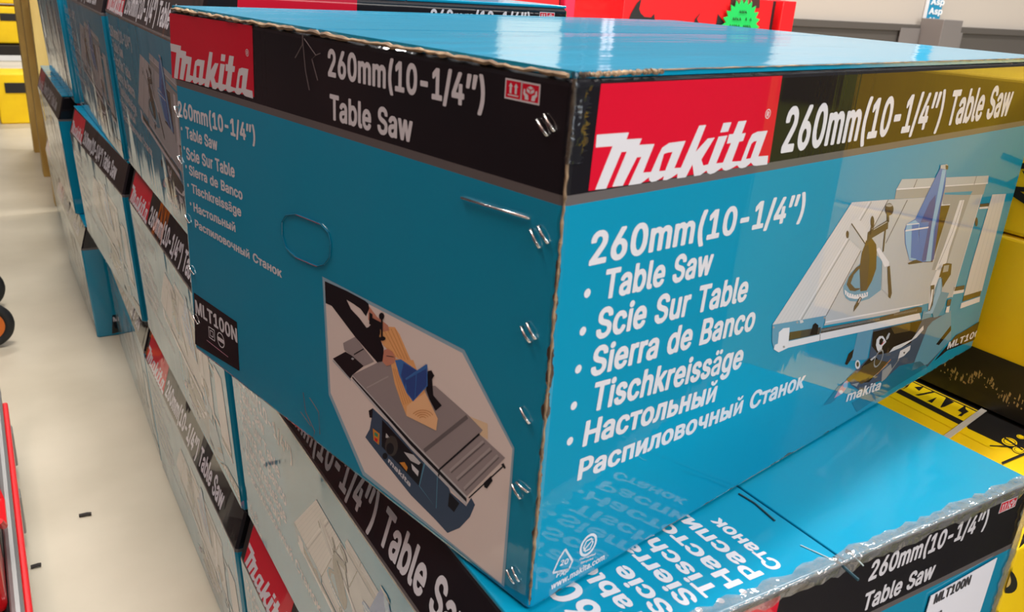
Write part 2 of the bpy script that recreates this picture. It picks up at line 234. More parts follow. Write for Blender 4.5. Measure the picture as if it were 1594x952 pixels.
# ------------------------------------------------------------------ lettering
GL = json.loads(r'''{"$":[467,[192,-95,256,-95,275,-83,276,-27,330,-14,392,24,424,63,438,104,436,185,412,227,354,271,276,301,277,424,295,404,305,373,323,360,411,357,431,370,426,425,407,461,370,495,325,521,276,535,276,592,251,605,192,605,173,593,171,535,135,524,73,488,40,454,21,401,24,332,45,289,70,267,111,240,171,218,171,85,152,99,140,120,136,144,120,155,27,157,7,144,7,118,17,80,33,49,65,17,118,-14,170,-26,171,-82],[277,83,276,185,289,181,299,171,310,158,314,135,302,106],[170,336,148,365,148,385,161,410,171,420]],"(":[293,[165,-117,246,-117,267,-104,267,-85,238,-25,205,65,183,170,183,244,198,335,226,435,267,527,267,546,242,560,165,560,140,542,110,477,90,423,62,289,57,227,60,146,74,65,107,-32,138,-94]],")":[293,[27,-117,108,-117,131,-101,181,6,200,68,212,132,214,261,198,368,152,504,131,544,110,558,27,560,7,546,7,527,36,465,64,380,81,308,90,237,88,156,74,85,45,-1,7,-82,7,-104]],",":[208,[27,-140,96,-140,117,-127,167,54,167,80,146,93,56,93,36,80,7,-101,7,-127]],"-":[473,[104,167,349,167,369,180,369,254,349,267,104,267,83,254,83,180]],".":[208,[75,-26,123,-24,151,-7,167,8,171,20,171,63,164,77,139,98,115,107,70,107,37,88,19,63,19,20,24,8,39,-7]],"/":[269,[4,-98,82,-98,105,-80,267,523,267,542,246,555,168,555,145,537,-17,-63,-17,-85]],"0":[473,[196,-29,256,-29,292,-21,327,-5,361,19,393,56,410,87,421,120,433,180,436,306,424,380,410,420,388,458,354,495,301,526,256,536,187,536,165,531,137,519,94,490,67,461,43,418,31,385,19,323,17,213,21,165,31,123,55,65,83,27,123,-2,156,-19],[223,71,199,79,176,104,160,135,143,201,140,282,152,354,169,394,196,429,230,438,254,431,271,413,295,370,312,292,312,218,305,170,283,113,254,79]],"1":[473,[65,-21,401,-21,421,-8,420,64,401,76,307,77,307,518,287,531,218,531,182,529,55,437,55,351,75,338,106,340,181,394,181,77,65,76,46,64,45,-8]],"2":[473,[54,-21,399,-21,419,-8,419,65,399,79,212,80,362,242,400,301,412,344,410,413,400,442,386,465,358,493,323,517,280,533,246,536,182,536,127,517,71,475,43,427,36,399,36,354,56,340,142,343,157,354,162,387,176,415,189,429,218,438,261,429,281,404,288,382,288,358,281,337,260,301,33,58,33,-8]],"3":[473,[187,-29,249,-29,311,-14,370,21,395,46,414,80,424,118,424,173,410,220,388,251,368,269,315,300,279,311,402,449,402,518,382,531,58,531,38,518,38,444,54,433,233,430,129,313,126,239,146,226,211,226,263,212,286,187,298,154,295,125,283,101,273,88,256,79,211,71,170,83,150,106,140,139,120,152,32,152,12,139,14,104,24,73,58,26,125,-14]],"4":[473,[270,-21,354,-21,373,-10,374,82,425,83,445,96,445,170,425,183,374,185,374,325,354,338,270,338,250,325,249,183,157,185,286,404,340,496,340,518,320,531,237,531,218,519,10,170,10,96,30,83,249,83,250,-8]],"5":[473,[192,-29,251,-29,280,-24,325,-5,363,21,393,54,414,96,421,130,421,196,412,237,393,275,358,312,330,331,301,345,263,355,196,355,173,348,179,425,182,431,377,431,398,444,398,518,377,531,118,531,85,531,64,518,36,244,56,231,139,224,173,245,206,255,227,255,251,248,271,230,290,196,298,163,295,146,276,101,256,81,225,71,182,83,164,104,152,139,132,152,49,152,29,139,29,111,48,56,77,21,135,-14]],"6":[473,[199,-29,273,-26,332,-2,381,37,405,73,414,99,419,123,419,194,410,232,393,263,368,290,313,324,282,333,240,337,350,494,352,518,332,531,242,531,223,519,79,308,40,227,33,196,33,125,43,87,60,54,80,29,125,-5,170,-24],[215,71,192,81,174,101,160,132,157,173,169,206,192,233,218,243,236,242,261,233,286,201,295,173,295,142,281,106,261,81,237,71]],"7":[473,[87,-21,177,-21,198,-8,421,437,421,518,401,531,154,531,51,531,32,519,32,443,51,431,279,430,67,13,67,-8]],"8":[473,[194,-29,277,-26,320,-14,354,2,387,26,410,51,424,77,431,104,431,168,424,194,398,237,357,268,386,292,407,330,412,349,412,411,405,437,390,463,358,495,311,524,258,536,170,533,118,512,67,470,50,444,40,413,40,346,48,323,64,294,95,268,55,237,29,194,21,165,21,106,26,85,52,39,85,12,132,-14],[213,71,185,79,164,94,148,127,148,149,157,175,182,202,208,212,237,212,270,202,288,185,302,158,305,130,293,101,273,81,239,71],[215,312,194,319,179,335,167,358,164,382,176,413,194,431,220,438,235,436,258,431,274,415,286,392,288,370,276,339,258,319,237,312]],"9":[473,[120,-21,213,-21,233,-8,379,208,405,261,417,299,417,396,410,423,383,468,358,493,296,529,268,536,220,536,185,536,156,529,104,500,64,463,43,425,36,401,36,301,43,277,64,239,96,210,137,186,180,174,212,173,100,11,100,-8],[213,267,194,274,169,304,157,339,157,365,169,399,196,431,218,438,237,436,256,431,281,404,295,365,295,337,281,299,258,274,239,267]],":":[208,[75,-26,123,-24,151,-7,167,8,171,20,171,63,164,77,139,98,115,107,70,107,37,88,19,63,19,20,24,8,39,-7],[70,250,120,250,154,269,171,294,171,337,167,349,135,376,118,381,65,381,42,367,21,344,19,296,24,285,35,271]],"A":[500,[6,-21,96,-21,115,-10,163,121,315,121,365,-10,385,-21,473,-21,492,-10,493,15,386,301,307,518,287,531,192,531,173,519,-14,13,-14,-8],[196,219,236,339,240,342,250,313,281,220]],"B":[476,[49,-21,306,-19,365,0,419,39,445,89,450,127,448,173,440,199,426,225,408,245,374,268,410,296,424,323,429,344,426,418,410,456,380,488,356,505,327,519,289,529,49,531,29,518,29,-8],[156,79,156,210,254,210,282,202,301,188,312,175,324,144,319,115,301,90,256,79],[156,307,156,431,258,429,275,424,287,414,300,394,305,365,295,339,275,317,244,307]],"C":[530,[237,-29,299,-29,349,-19,396,2,425,21,464,58,483,87,502,139,502,168,482,181,396,181,376,168,364,132,348,108,327,90,296,79,268,74,223,83,204,93,176,120,162,142,143,187,136,223,136,285,148,337,171,382,201,414,254,433,294,431,330,417,360,385,376,339,396,326,485,326,505,339,500,380,479,430,439,476,382,514,313,536,223,536,189,529,144,510,104,483,74,456,48,420,29,382,12,318,10,213,21,146,43,96,69,58,94,33,135,5,194,-21]],"D":[522,[49,-21,258,-21,313,-12,346,0,399,31,448,80,474,130,488,182,493,220,490,315,481,361,457,415,443,437,411,469,342,512,277,529,49,531,29,518,29,-8],[156,79,155,430,223,431,258,426,299,412,325,388,355,337,364,301,369,256,364,208,343,146,326,123,289,93,227,79]],"E":[439,[49,-21,387,-21,407,-8,407,65,387,79,155,80,156,207,365,207,386,220,386,294,365,307,156,307,155,315,156,431,382,431,402,444,402,518,382,531,49,531,29,518,29,-8]],"G":[540,[237,-29,301,-29,351,-19,425,19,467,58,483,82,502,130,510,175,510,263,489,276,273,276,252,263,252,192,273,179,380,179,374,149,355,115,330,90,308,81,270,74,249,76,201,95,171,127,148,173,136,223,136,285,148,337,171,382,201,414,242,431,280,433,327,417,360,380,376,339,396,326,485,326,505,339,505,365,495,396,479,430,455,461,389,510,325,533,254,538,206,533,173,524,106,486,60,439,29,382,12,318,10,213,26,132,57,73,99,29,161,-10,194,-21]],"I":[320,[20,-21,280,-21,300,-8,300,65,280,79,214,80,214,430,280,431,300,444,300,518,277,531,20,531,0,518,0,444,20,431,88,430,88,80,20,79,0,65,0,-8]],"J":[416,[158,-29,230,-26,280,-10,315,14,338,37,357,70,364,96,367,518,346,531,261,531,240,518,240,377,240,135,226,94,208,76,189,71,170,74,145,92,136,108,129,137,129,182,113,193,23,195,2,182,5,99,14,65,31,37,82,-5,127,-24]],"K":[487,[49,-21,135,-21,155,-8,155,156,194,198,342,-10,361,-21,458,-21,479,-8,476,15,281,287,401,417,479,499,479,518,458,531,354,531,335,519,305,489,156,326,155,518,135,531,49,531,29,518,29,-8]],"L":[413,[49,-21,373,-21,393,-8,393,65,373,79,155,80,155,313,155,518,135,531,49,531,29,518,29,-8]],"M":[648,[49,-21,132,-21,152,-8,154,245,250,1,255,-8,270,-19,354,-21,374,-8,473,245,474,-8,494,-21,577,-21,596,-10,598,368,598,518,577,531,461,529,446,519,440,508,315,181,183,518,163,531,49,531,30,519,29,-8]],"N":[543,[49,-21,137,-21,157,-8,156,305,356,-10,375,-21,475,-21,495,-8,495,518,476,530,387,531,367,518,365,205,165,519,146,531,49,531,29,518,29,-8]],"O":[553,[237,-29,299,-29,339,-21,392,0,437,31,474,70,502,120,517,165,524,213,524,294,517,342,498,399,471,442,442,474,394,507,337,531,296,536,223,536,189,529,144,510,87,469,57,435,29,382,10,294,10,213,17,165,33,115,60,70,94,33,146,-2,194,-21],[265,74,230,81,204,93,162,142,138,208,136,285,150,342,179,392,199,412,225,426,270,433,301,429,325,419,357,389,371,368,390,323,400,249,390,187,360,123,330,93,296,79]],"P":[465,[49,-21,135,-21,155,-8,156,164,270,164,311,171,342,183,373,202,398,223,419,251,438,306,438,389,431,418,414,451,377,488,330,517,299,526,258,531,49,531,29,518,29,-8],[156,264,155,430,254,429,277,421,290,408,307,382,314,349,307,313,293,287,280,274,244,264]],"R":[469,[49,-21,135,-21,155,-8,156,176,224,175,319,-6,337,-19,437,-21,456,-10,457,13,355,199,387,221,412,246,424,268,436,296,440,325,440,380,433,415,421,444,402,470,356,505,311,524,258,531,49,531,30,519,29,-8],[156,276,156,431,256,429,275,424,293,411,312,373,314,344,300,304,282,286,242,276]],"S":[467,[194,-31,289,-26,354,-2,407,39,429,73,438,104,436,185,419,218,396,243,354,271,318,288,187,326,173,333,155,351,148,365,148,385,164,415,182,429,208,436,242,436,277,424,295,404,305,373,327,357,411,357,431,370,431,406,421,437,407,461,380,488,313,526,273,536,235,538,168,533,135,524,101,507,73,488,48,463,29,430,21,401,24,332,38,299,58,276,99,248,137,229,280,186,310,158,314,135,307,113,295,96,280,83,239,71,196,74,165,86,148,106,136,144,115,157,27,157,7,144,7,118,17,80,33,49,54,26,118,-14,146,-24]],"T":[469,[182,-21,268,-21,288,-8,288,430,427,431,448,444,448,518,427,531,265,531,20,531,0,518,0,444,15,433,162,430,162,-8]],"V":[500,[192,-21,289,-21,310,-8,493,494,493,518,473,531,385,531,362,515,252,199,243,165,238,170,117,515,94,531,6,531,-14,518,-12,489,171,-8]],"W":[706,[144,-21,242,-21,262,-8,342,288,424,-8,444,-21,542,-21,561,-10,698,485,700,518,680,531,592,531,571,518,500,239,490,211,412,518,396,529,296,531,274,515,194,210,114,518,94,531,6,531,-13,519,-14,494,121,-4]],"X":[494,[8,-21,104,-21,123,-10,237,155,348,-6,365,-19,465,-21,486,-8,483,15,314,261,476,496,476,518,468,524,456,531,363,531,344,519,237,367,138,515,120,529,18,531,-2,518,-2,499,162,263,-10,15,-12,-8]],"a":[409,[142,-31,201,-29,249,-10,265,-21,346,-21,367,-8,367,289,362,311,345,344,323,367,273,395,235,405,151,405,113,395,51,360,24,327,10,301,10,282,30,269,85,252,115,255,133,268,140,282,158,300,192,310,225,302,243,270,239,250,139,238,77,221,37,198,7,163,0,139,0,77,7,51,21,27,49,2,92,-21],[168,67,136,77,124,99,126,118,133,130,146,138,206,150,244,155,240,118,213,79,189,69]],"b":[444,[192,-29,268,-29,301,-19,346,7,379,37,405,82,414,111,421,156,421,220,412,275,390,323,346,369,301,395,268,405,189,405,165,398,146,386,145,420,144,519,125,531,42,531,21,518,21,-8,42,-21,123,-21,144,-7,173,-24],[211,69,189,76,164,106,148,151,143,194,152,246,169,280,199,305,230,307,251,300,279,268,293,230,298,182,288,132,264,89,239,71]],"c":[416,[168,-29,249,-29,285,-19,313,-5,342,14,376,51,393,87,393,111,368,126,320,138,294,138,271,123,262,99,242,76,218,69,196,69,175,76,150,104,138,127,129,165,129,211,148,268,175,300,196,307,220,307,242,300,262,277,271,254,287,243,320,243,365,252,392,267,393,287,388,301,371,332,342,362,318,379,261,402,168,405,137,398,106,383,68,357,31,313,12,268,2,208,5,139,19,87,40,49,68,19,125,-17]],"d":[444,[158,-29,235,-29,258,-21,277,-10,285,-10,301,-21,382,-21,402,-8,402,518,382,531,299,531,279,518,279,494,277,388,235,405,156,405,118,393,75,367,40,332,21,299,7,254,2,211,5,139,12,104,29,63,55,27,75,10,118,-17],[196,69,175,76,155,96,138,127,129,165,129,213,138,251,157,285,177,302,213,307,237,300,264,265,279,220,281,177,271,130,252,94,230,74]],"e":[424,[170,-29,268,-26,325,-2,358,21,379,44,395,77,395,99,373,114,325,126,294,126,274,113,267,96,249,76,227,69,199,69,170,79,152,96,140,115,131,146,382,148,402,161,400,249,388,294,360,342,306,383,265,400,244,405,165,405,144,400,101,381,70,360,48,337,19,289,5,235,2,165,17,92,38,51,68,19,120,-14],[135,243,148,275,177,302,218,307,235,302,250,287,269,256,270,243]],"f":[274,[70,-21,154,-21,174,-8,174,304,239,305,260,318,260,387,239,400,175,400,174,430,185,450,239,448,260,461,274,508,274,530,258,540,230,550,173,552,142,548,108,533,67,499,55,477,50,461,50,401,-4,400,-24,387,-24,318,-4,305,50,304,50,-8]],"g":[445,[165,-171,249,-171,311,-155,354,-129,381,-101,393,-80,402,-46,402,387,382,400,304,400,280,386,265,395,235,405,146,402,108,388,61,355,36,325,21,299,5,239,2,170,10,118,21,85,40,54,70,24,92,10,149,-14,227,-17,281,1,279,-23,269,-46,254,-64,237,-71,201,-76,170,-69,161,-64,132,-31,113,-19,89,-19,19,-61,19,-80,58,-126,115,-160],[196,81,173,88,148,115,129,170,129,215,138,251,157,285,177,302,213,307,237,300,260,275,279,225,281,175,271,135,250,99,232,86]],"h":[430,[42,-21,125,-21,145,-8,145,239,162,282,180,300,204,307,237,300,252,282,264,249,264,-8,285,-21,368,-21,387,-10,388,239,388,273,376,323,344,367,304,393,265,405,192,405,146,388,145,518,125,531,42,531,23,519,21,-8]],"i":[187,[42,-21,125,-21,145,-8,145,387,125,400,42,400,21,387,21,-8],[63,421,113,424,137,438,152,454,157,465,157,501,152,513,123,538,104,545,56,543,27,526,12,506,10,470,17,451,42,431]],"k":[401,[42,-21,125,-21,145,-8,146,133,152,132,260,-6,277,-19,382,-21,402,-8,402,11,398,18,240,215,383,361,388,365,388,387,368,400,273,400,254,388,146,279,145,518,125,531,42,531,21,518,21,-8]],"l":[209,[111,-24,185,-21,212,-6,202,61,180,76,151,74,145,87,145,518,125,531,42,531,21,518,21,61,33,23,51,2,89,-19]],"m":[630,[42,-21,125,-21,145,-8,145,249,152,273,164,292,175,302,189,307,218,305,233,289,243,265,243,-8,263,-21,346,-21,367,-8,369,265,381,289,399,305,430,307,450,296,464,263,464,13,464,-8,485,-21,568,-21,588,-8,588,282,579,325,562,354,544,371,496,400,468,407,404,407,382,402,351,388,325,369,315,371,292,390,249,407,189,407,158,398,144,388,123,400,42,400,21,387,21,-8]],"n":[430,[42,-21,125,-21,145,-8,145,239,155,270,180,300,204,307,237,300,252,282,262,258,265,-10,285,-21,368,-21,387,-10,388,111,386,289,371,332,344,367,292,398,265,405,192,405,144,386,123,400,42,400,21,387,21,-8]],"o":[435,[168,-29,261,-26,285,-19,342,14,371,44,386,65,400,96,410,135,410,242,400,280,386,311,371,332,342,362,285,395,246,405,168,405,137,398,106,383,68,357,40,327,19,289,7,249,2,208,5,139,19,87,31,63,48,39,77,12,125,-17],[196,69,175,76,155,96,138,127,129,165,129,211,140,254,157,282,180,302,196,307,219,306,244,298,267,270,286,218,288,173,276,125,255,89,235,74]],"p":[444,[42,-164,125,-164,145,-151,146,-10,192,-29,280,-26,301,-19,346,7,386,46,414,111,421,156,421,220,407,289,386,330,360,358,325,383,268,405,189,405,165,398,146,386,123,400,42,400,21,387,21,-151],[211,69,189,76,164,106,148,151,143,194,152,246,169,280,199,305,230,307,251,300,279,268,293,230,298,182,288,132,264,89,239,71]],"r":[279,[42,-21,125,-21,145,-8,145,246,160,280,175,295,208,305,254,300,274,313,274,392,254,405,244,405,177,405,139,388,123,400,42,400,21,387,21,-8]],"s":[385,[139,-29,225,-29,270,-17,315,10,338,30,355,56,362,82,362,132,357,151,345,173,327,190,268,224,161,250,140,273,148,294,158,305,175,310,201,310,213,305,229,287,236,270,256,257,289,257,332,267,355,282,352,311,331,349,315,364,258,398,213,405,146,405,115,398,85,383,36,344,17,304,19,235,26,218,46,193,106,157,220,129,236,108,236,99,220,76,185,67,149,74,131,96,126,115,106,129,80,129,35,119,5,104,10,63,29,30,44,14,89,-14]],"t":[247,[146,-26,213,-24,243,-8,243,20,233,61,213,74,168,71,157,92,157,304,215,305,236,318,236,387,215,400,157,401,157,480,146,486,137,493,49,490,33,480,33,401,-4,400,-24,387,-24,318,-4,305,33,304,33,73,40,42,52,20,94,-12]],"u":[430,[149,-26,213,-26,249,-17,265,-7,287,-21,368,-21,388,-8,387,388,368,400,285,400,264,387,264,139,248,99,232,81,199,71,168,83,150,113,145,132,145,387,125,400,42,400,21,387,21,108,29,70,43,39,70,10,113,-17]],"v":[409,[151,-21,237,-21,260,-6,402,368,402,387,382,400,294,400,275,388,207,204,198,175,194,171,190,177,115,388,96,400,8,400,-12,387,-12,363,119,20,131,-8]],"w":[587,[127,-21,211,-21,231,-8,282,174,288,165,336,-6,358,-21,442,-21,461,-10,574,361,574,387,554,400,468,400,449,388,407,242,400,211,395,211,350,382,327,400,242,400,219,385,170,205,119,387,99,400,13,400,-6,388,-7,363,102,1,108,-10]],"y":[409,[61,-167,120,-167,163,-152,207,-118,224,-94,245,-44,400,361,402,387,382,400,294,400,275,388,200,187,198,175,194,171,190,177,115,388,96,400,8,400,-12,387,-12,363,129,-1,117,-37,96,-67,51,-64,29,-80,17,-125,17,-146,39,-162]],"®":[483,[192,98,285,100,311,107,354,129,396,160,429,196,448,232,460,275,460,358,448,401,429,437,394,476,358,502,311,526,270,536,189,536,146,524,113,507,75,481,45,451,17,404,5,365,5,268,17,230,33,199,73,155,113,126,154,107],[223,188,176,204,213,205,232,217,236,227,242,217,261,205,286,204,254,190],[130,255,112,308,114,339,124,368,131,377],[337,262,319,292,338,315,343,342,345,351,350,332,350,301],[294,421,270,431,182,431,192,438,242,445,277,436,294,426,298,423]],"ä":[409,[144,-21,211,-17,254,5,255,-4,268,-12,344,-12,357,-4,357,285,350,313,336,339,313,362,270,386,232,395,154,395,104,381,61,355,40,335,29,313,19,296,20,286,87,262,108,262,120,269,151,307,175,317,201,319,223,314,235,307,248,289,255,261,249,243,156,231,92,217,46,193,17,158,10,135,10,82,17,56,31,32,58,7,94,-12],[165,57,137,64,119,82,114,94,117,123,127,138,144,148,211,160,255,165,250,113,233,85,215,69,192,60],[99,431,137,431,163,445,176,461,179,499,171,513,135,536,94,533,73,521,57,501,55,473,60,458,75,443],[242,431,287,433,304,443,321,465,324,492,317,511,306,521,280,533,237,533,213,519,202,506,202,461,215,445]],"Н":[537,[49,-21,135,-21,155,-8,156,210,361,210,362,-8,382,-21,468,-21,488,-8,488,518,474,527,468,531,382,531,362,518,361,310,156,310,155,518,135,531,49,531,29,518,29,-8]],"Р":[465,[49,-21,135,-21,155,-8,156,164,270,164,311,171,342,183,373,202,398,223,419,251,438,306,438,389,431,418,414,451,377,488,330,517,299,526,258,531,49,531,29,518,29,-8],[156,264,155,430,254,429,277,421,290,408,307,382,314,349,307,313,293,287,280,274,244,264]],"С":[530,[237,-29,299,-29,349,-19,396,2,425,21,464,58,483,87,502,139,502,168,482,181,396,181,376,168,364,132,348,108,327,90,296,79,268,74,223,83,204,93,176,120,162,142,143,187,136,223,136,285,148,337,171,382,201,414,254,433,294,431,330,417,360,385,376,339,396,326,485,326,505,339,500,380,479,430,439,476,382,514,313,536,223,536,189,529,144,510,104,483,74,456,48,420,29,382,12,318,10,213,21,146,43,96,69,58,94,33,135,5,194,-21]],"а":[409,[142,-31,201,-29,249,-10,265,-21,346,-21,367,-8,367,289,362,311,345,344,323,367,273,395,235,405,151,405,113,395,51,360,24,327,10,301,10,282,30,269,85,252,115,255,133,268,140,282,158,300,192,310,225,302,243,270,239,250,139,238,77,221,37,198,7,163,0,139,0,77,7,51,21,27,49,2,92,-21],[168,67,136,77,124,99,126,118,133,130,146,138,206,150,244,155,240,118,213,79,189,69]],"в":[412,[42,-21,265,-21,320,-5,367,30,379,46,388,73,388,132,369,173,336,199,360,220,374,251,374,306,364,332,352,346,313,379,249,400,42,400,21,387,21,-8],[142,76,142,148,232,148,249,143,252,137,260,127,264,106,249,81,227,76],[142,240,142,302,213,302,240,294,250,277,250,268,237,248,196,240]],"и":[431,[42,-21,123,-21,142,-10,263,174,264,-8,285,-21,368,-21,388,-8,388,387,365,400,287,400,268,388,146,202,145,387,125,400,42,400,21,387,21,-8]],"й":[431,[44,-12,120,-12,132,-5,273,207,274,-4,287,-12,365,-12,379,-4,379,382,363,390,289,390,277,383,137,169,136,382,123,390,44,390,31,382,31,-4],[177,421,232,421,256,429,296,455,314,477,324,501,326,532,313,540,251,540,238,532,236,515,225,498,206,488,194,490,174,518,174,532,161,540,99,540,86,532,88,496,105,465,130,443]],"к":[396,[42,-21,125,-21,145,-8,146,136,257,-8,273,-19,377,-21,398,-8,398,11,393,18,252,194,348,311,395,368,395,387,375,400,275,400,255,387,146,255,145,387,125,400,42,400,21,387,21,-8]],"л":[420,[-4,-21,56,-21,85,-14,120,7,148,39,160,70,171,135,180,302,255,301,255,-8,275,-21,358,-21,377,-10,379,96,379,387,358,400,80,400,60,387,52,187,43,113,25,79,-4,79,-24,65,-24,-8]],"н":[429,[42,-21,125,-21,145,-8,146,145,264,144,264,-8,280,-19,365,-21,386,-8,386,387,373,395,365,400,285,400,264,387,263,245,145,246,145,387,130,398,42,400,21,387,21,-8]],"о":[435,[168,-29,261,-26,285,-19,342,14,371,44,386,65,400,96,410,135,410,242,400,280,386,311,371,332,342,362,285,395,246,405,168,405,137,398,106,383,68,357,40,327,19,289,7,249,2,208,5,139,19,87,31,63,48,39,77,12,125,-17],[196,69,175,76,155,96,138,127,129,165,129,211,140,254,157,282,180,302,196,307,219,306,244,298,267,270,286,218,288,173,276,125,255,89,235,74]],"п":[428,[42,-21,125,-21,145,-8,146,302,264,301,265,-10,285,-21,365,-21,385,-10,386,96,385,388,365,400,42,400,21,387,21,-8]],"с":[416,[168,-29,249,-29,285,-19,313,-5,342,14,376,51,393,87,393,111,368,126,320,138,294,138,271,123,262,99,242,76,218,69,196,69,175,76,150,104,138,127,129,165,129,211,148,268,175,300,196,307,220,307,242,300,262,277,271,254,287,243,320,243,365,252,392,267,393,287,388,301,371,332,342,362,318,379,261,402,168,405,137,398,106,383,68,357,31,313,12,268,2,208,5,139,19,87,40,49,68,19,125,-17]],"т":[345,[123,-21,204,-21,224,-8,224,301,330,302,350,315,350,387,335,398,204,400,-4,400,-24,387,-23,314,-4,302,102,301,102,-8]],"ч":[421,[277,-21,358,-21,379,-8,379,387,358,400,277,400,257,387,257,206,254,202,227,198,177,200,160,213,151,229,145,249,145,387,125,400,37,398,21,387,21,230,29,194,40,168,70,136,127,105,161,98,256,100,257,-8]],"ы":[531,[42,-21,263,-19,313,0,346,24,365,48,367,-8,387,-21,468,-21,488,-8,488,387,468,400,387,400,367,387,367,370,365,200,335,231,280,260,227,267,146,267,145,387,130,398,42,400,21,387,21,-8],[146,79,146,167,225,164,245,154,260,130,260,113,242,86,223,79]],"ь":[408,[42,-21,263,-19,313,0,346,24,369,51,383,92,383,156,367,199,344,224,299,252,258,264,229,265,145,268,145,387,130,398,42,400,21,387,21,-8],[146,79,146,167,225,164,245,154,260,130,260,113,242,86,223,79]],"”":[320,[42,298,111,298,130,310,151,388,145,344,146,310,165,298,232,298,251,310,298,473,305,494,305,518,285,531,194,531,177,519,161,531,70,531,51,519,21,339,21,311]],"•":[409,[165,71,223,71,263,86,292,105,314,127,333,170,333,232,317,273,296,295,265,317,239,329,220,331,158,331,127,319,83,287,69,268,55,232,55,173,62,149,76,125,125,86]]}''')
_gc = {}
CAPH = max(GL['T'][1][1::2]) / 1000.0
def glyph(ch):
    if ch not in _gc:
        g = GL[ch]; loops = []
        for L in g[1:]: loops.append([Vector((L[i] / 1000.0, L[i + 1] / 1000.0, 0)) for i in range(0, len(L), 2)])
        def ar(L): return sum(L[i - 1].x * L[i].y - L[i].x * L[i - 1].y for i in range(len(L))) / 2
        def inside(p, L):
            c = False
            for i in range(len(L)):
                a, b = L[i - 1], L[i]
                if (a.y > p.y) != (b.y > p.y) and p.x < (b.x - a.x) * (p.y - a.y) / (b.y - a.y) + a.x: c = not c
            return c
        depth = [sum(inside(L[0], M) for M in loops if M is not L) for L in loops]
        vs = []; tr = []
        for L, d in zip(loops, depth):
            if d % 2: continue
            grp = [L] + [M for M, e in zip(loops, depth) if e == d + 1 and inside(M[0], L)]
            o = len(vs); tr += [tuple(o + i for i in t) for t in tessellate_polygon(grp)]; vs += [p for M in grp for p in M]
        _gc[ch] = (g[0] / 1000.0, vs, tr)
    return _gc[ch]
def lettering(s, shear=0.0):
    """triangles of a line of text; x runs 0..1 over its width, y 0..1 over its cap height"""
    x = 0.0; out = []; lo = 1e9; hi = -1e9
    for ch in s:
        if ch == ' ': x += 0.25; continue
        if ch == '”':                              # two raised commas
            _, vs, tr = glyph(','); top_ = max(p.y for p in vs); cw = max(p.x for p in vs) - min(p.x for p in vs)
            for k in (0, 1):
                q = [(x + 0.02 + (p.x - min(r_.x for r_ in vs)) * 1.05 + k * cw * 1.25, (p.y - top_) * 1.05 + CAPH) for p in vs]; out.append((q, tr)); hi = max(hi, max(p[0] for p in q))
            x += cw * 2.5 + 0.03; continue
        a, vs, tr = glyph(ch)
        q = [(p.x + x, p.y) for p in vs]; out.append((q, tr)); x += a
        lo = min(lo, min(p[0] for p in q)); hi = max(hi, max(p[0] for p in q))
    w = hi - lo
    return [([((a - lo) / w, b / CAPH) for a, b in q], tr) for q, tr in out]

class Art:
    """flat printed artwork in the (u, v) metres of one carton face"""
    def __init__(s, conv=None): s.items = []; s.conv = conv; s.umax = 9.0
    def uv(s, pts, raw): return pts if raw else [s.conv(p) for p in pts]
    def poly(s, inkname, layer, pts, raw=False):
        q = s.uv(pts, raw); tr = tessellate_polygon([[Vector((a, b, 0)) for a, b in q]])
        s.items.append((inkname, layer, q, tr))
    def line(s, inkname, layer, a, b, w, raw=False):
        q = s.uv([a, b], raw); A = Vector(q[0]); B = Vector(q[1]); d = (B - A).normalized(); n = Vector((-d.y, d.x)) * w / 2
        s.items.append((inkname, layer, [tuple(A + n), tuple(B + n), tuple(B - n), tuple(A - n)], [(0, 1, 2), (0, 2, 3)]))
    def pline(s, inkname, layer, pts, w, raw=False):
        for a, b in zip(pts, pts[1:]): s.line(inkname, layer, a, b, w, raw)
    def oval(s, inkname, layer, c, rx, ry, raw=False, n=24):       # radii in the units of c
        s.poly(inkname, layer, [(c[0] + rx * math.cos(6.2832 * i / n), c[1] + ry * math.sin(6.2832 * i / n)) for i in range(n)], raw)
    def ring(s, inkname, layer, c, r, w, n=24):
        o = [(c[0] + r * math.cos(6.2832 * i / n), c[1] + r * math.sin(6.2832 * i / n)) for i in range(n)]
        i_ = [(c[0] + (r - w) * math.cos(6.2832 * i / n), c[1] + (r - w) * math.sin(6.2832 * i / n)) for i in range(n)]
        s.items.append((inkname, layer, o + i_, [t for k in range(n) for t in ((k, (k + 1) % n, n + (k + 1) % n), (k, n + (k + 1) % n, n + k))]))
    def text(s, inkname, layer, string, bl, br, tl, raw=False, flip=False):
        A, B, T = [Vector(p) for p in s.uv([bl, br, tl], raw)]
        X = B - A; Y = T - A
        n = Vector((-X.y, X.x)).normalized()
        if Y.dot(n) < 0: n = -n
        Y = n * abs(Y.dot(n)) if abs(Y.dot(n)) > 0 else Y
        for q, tr in lettering(string):
            s.items.append((inkname, layer, [tuple(A + X * a + Y * b) for a, b in q], tr))
    def emit(s, mb, O, U, V, N, wrap, su=1.0, base=0.00016, prof=None):
        O, U, V, N = Vector(O), Vector(U), Vector(V), Vector(N)
        for name, layer, q, tr in s.items:
            mb.add([O + U * (min(a, s.umax) * su) + V * (b if s.umax > 5 else max(b, 0.0015)) + N * (base + layer * 0.00004 + (prof(b) if prof else 0)) for a, b in q], tr, ink(name, wrap))

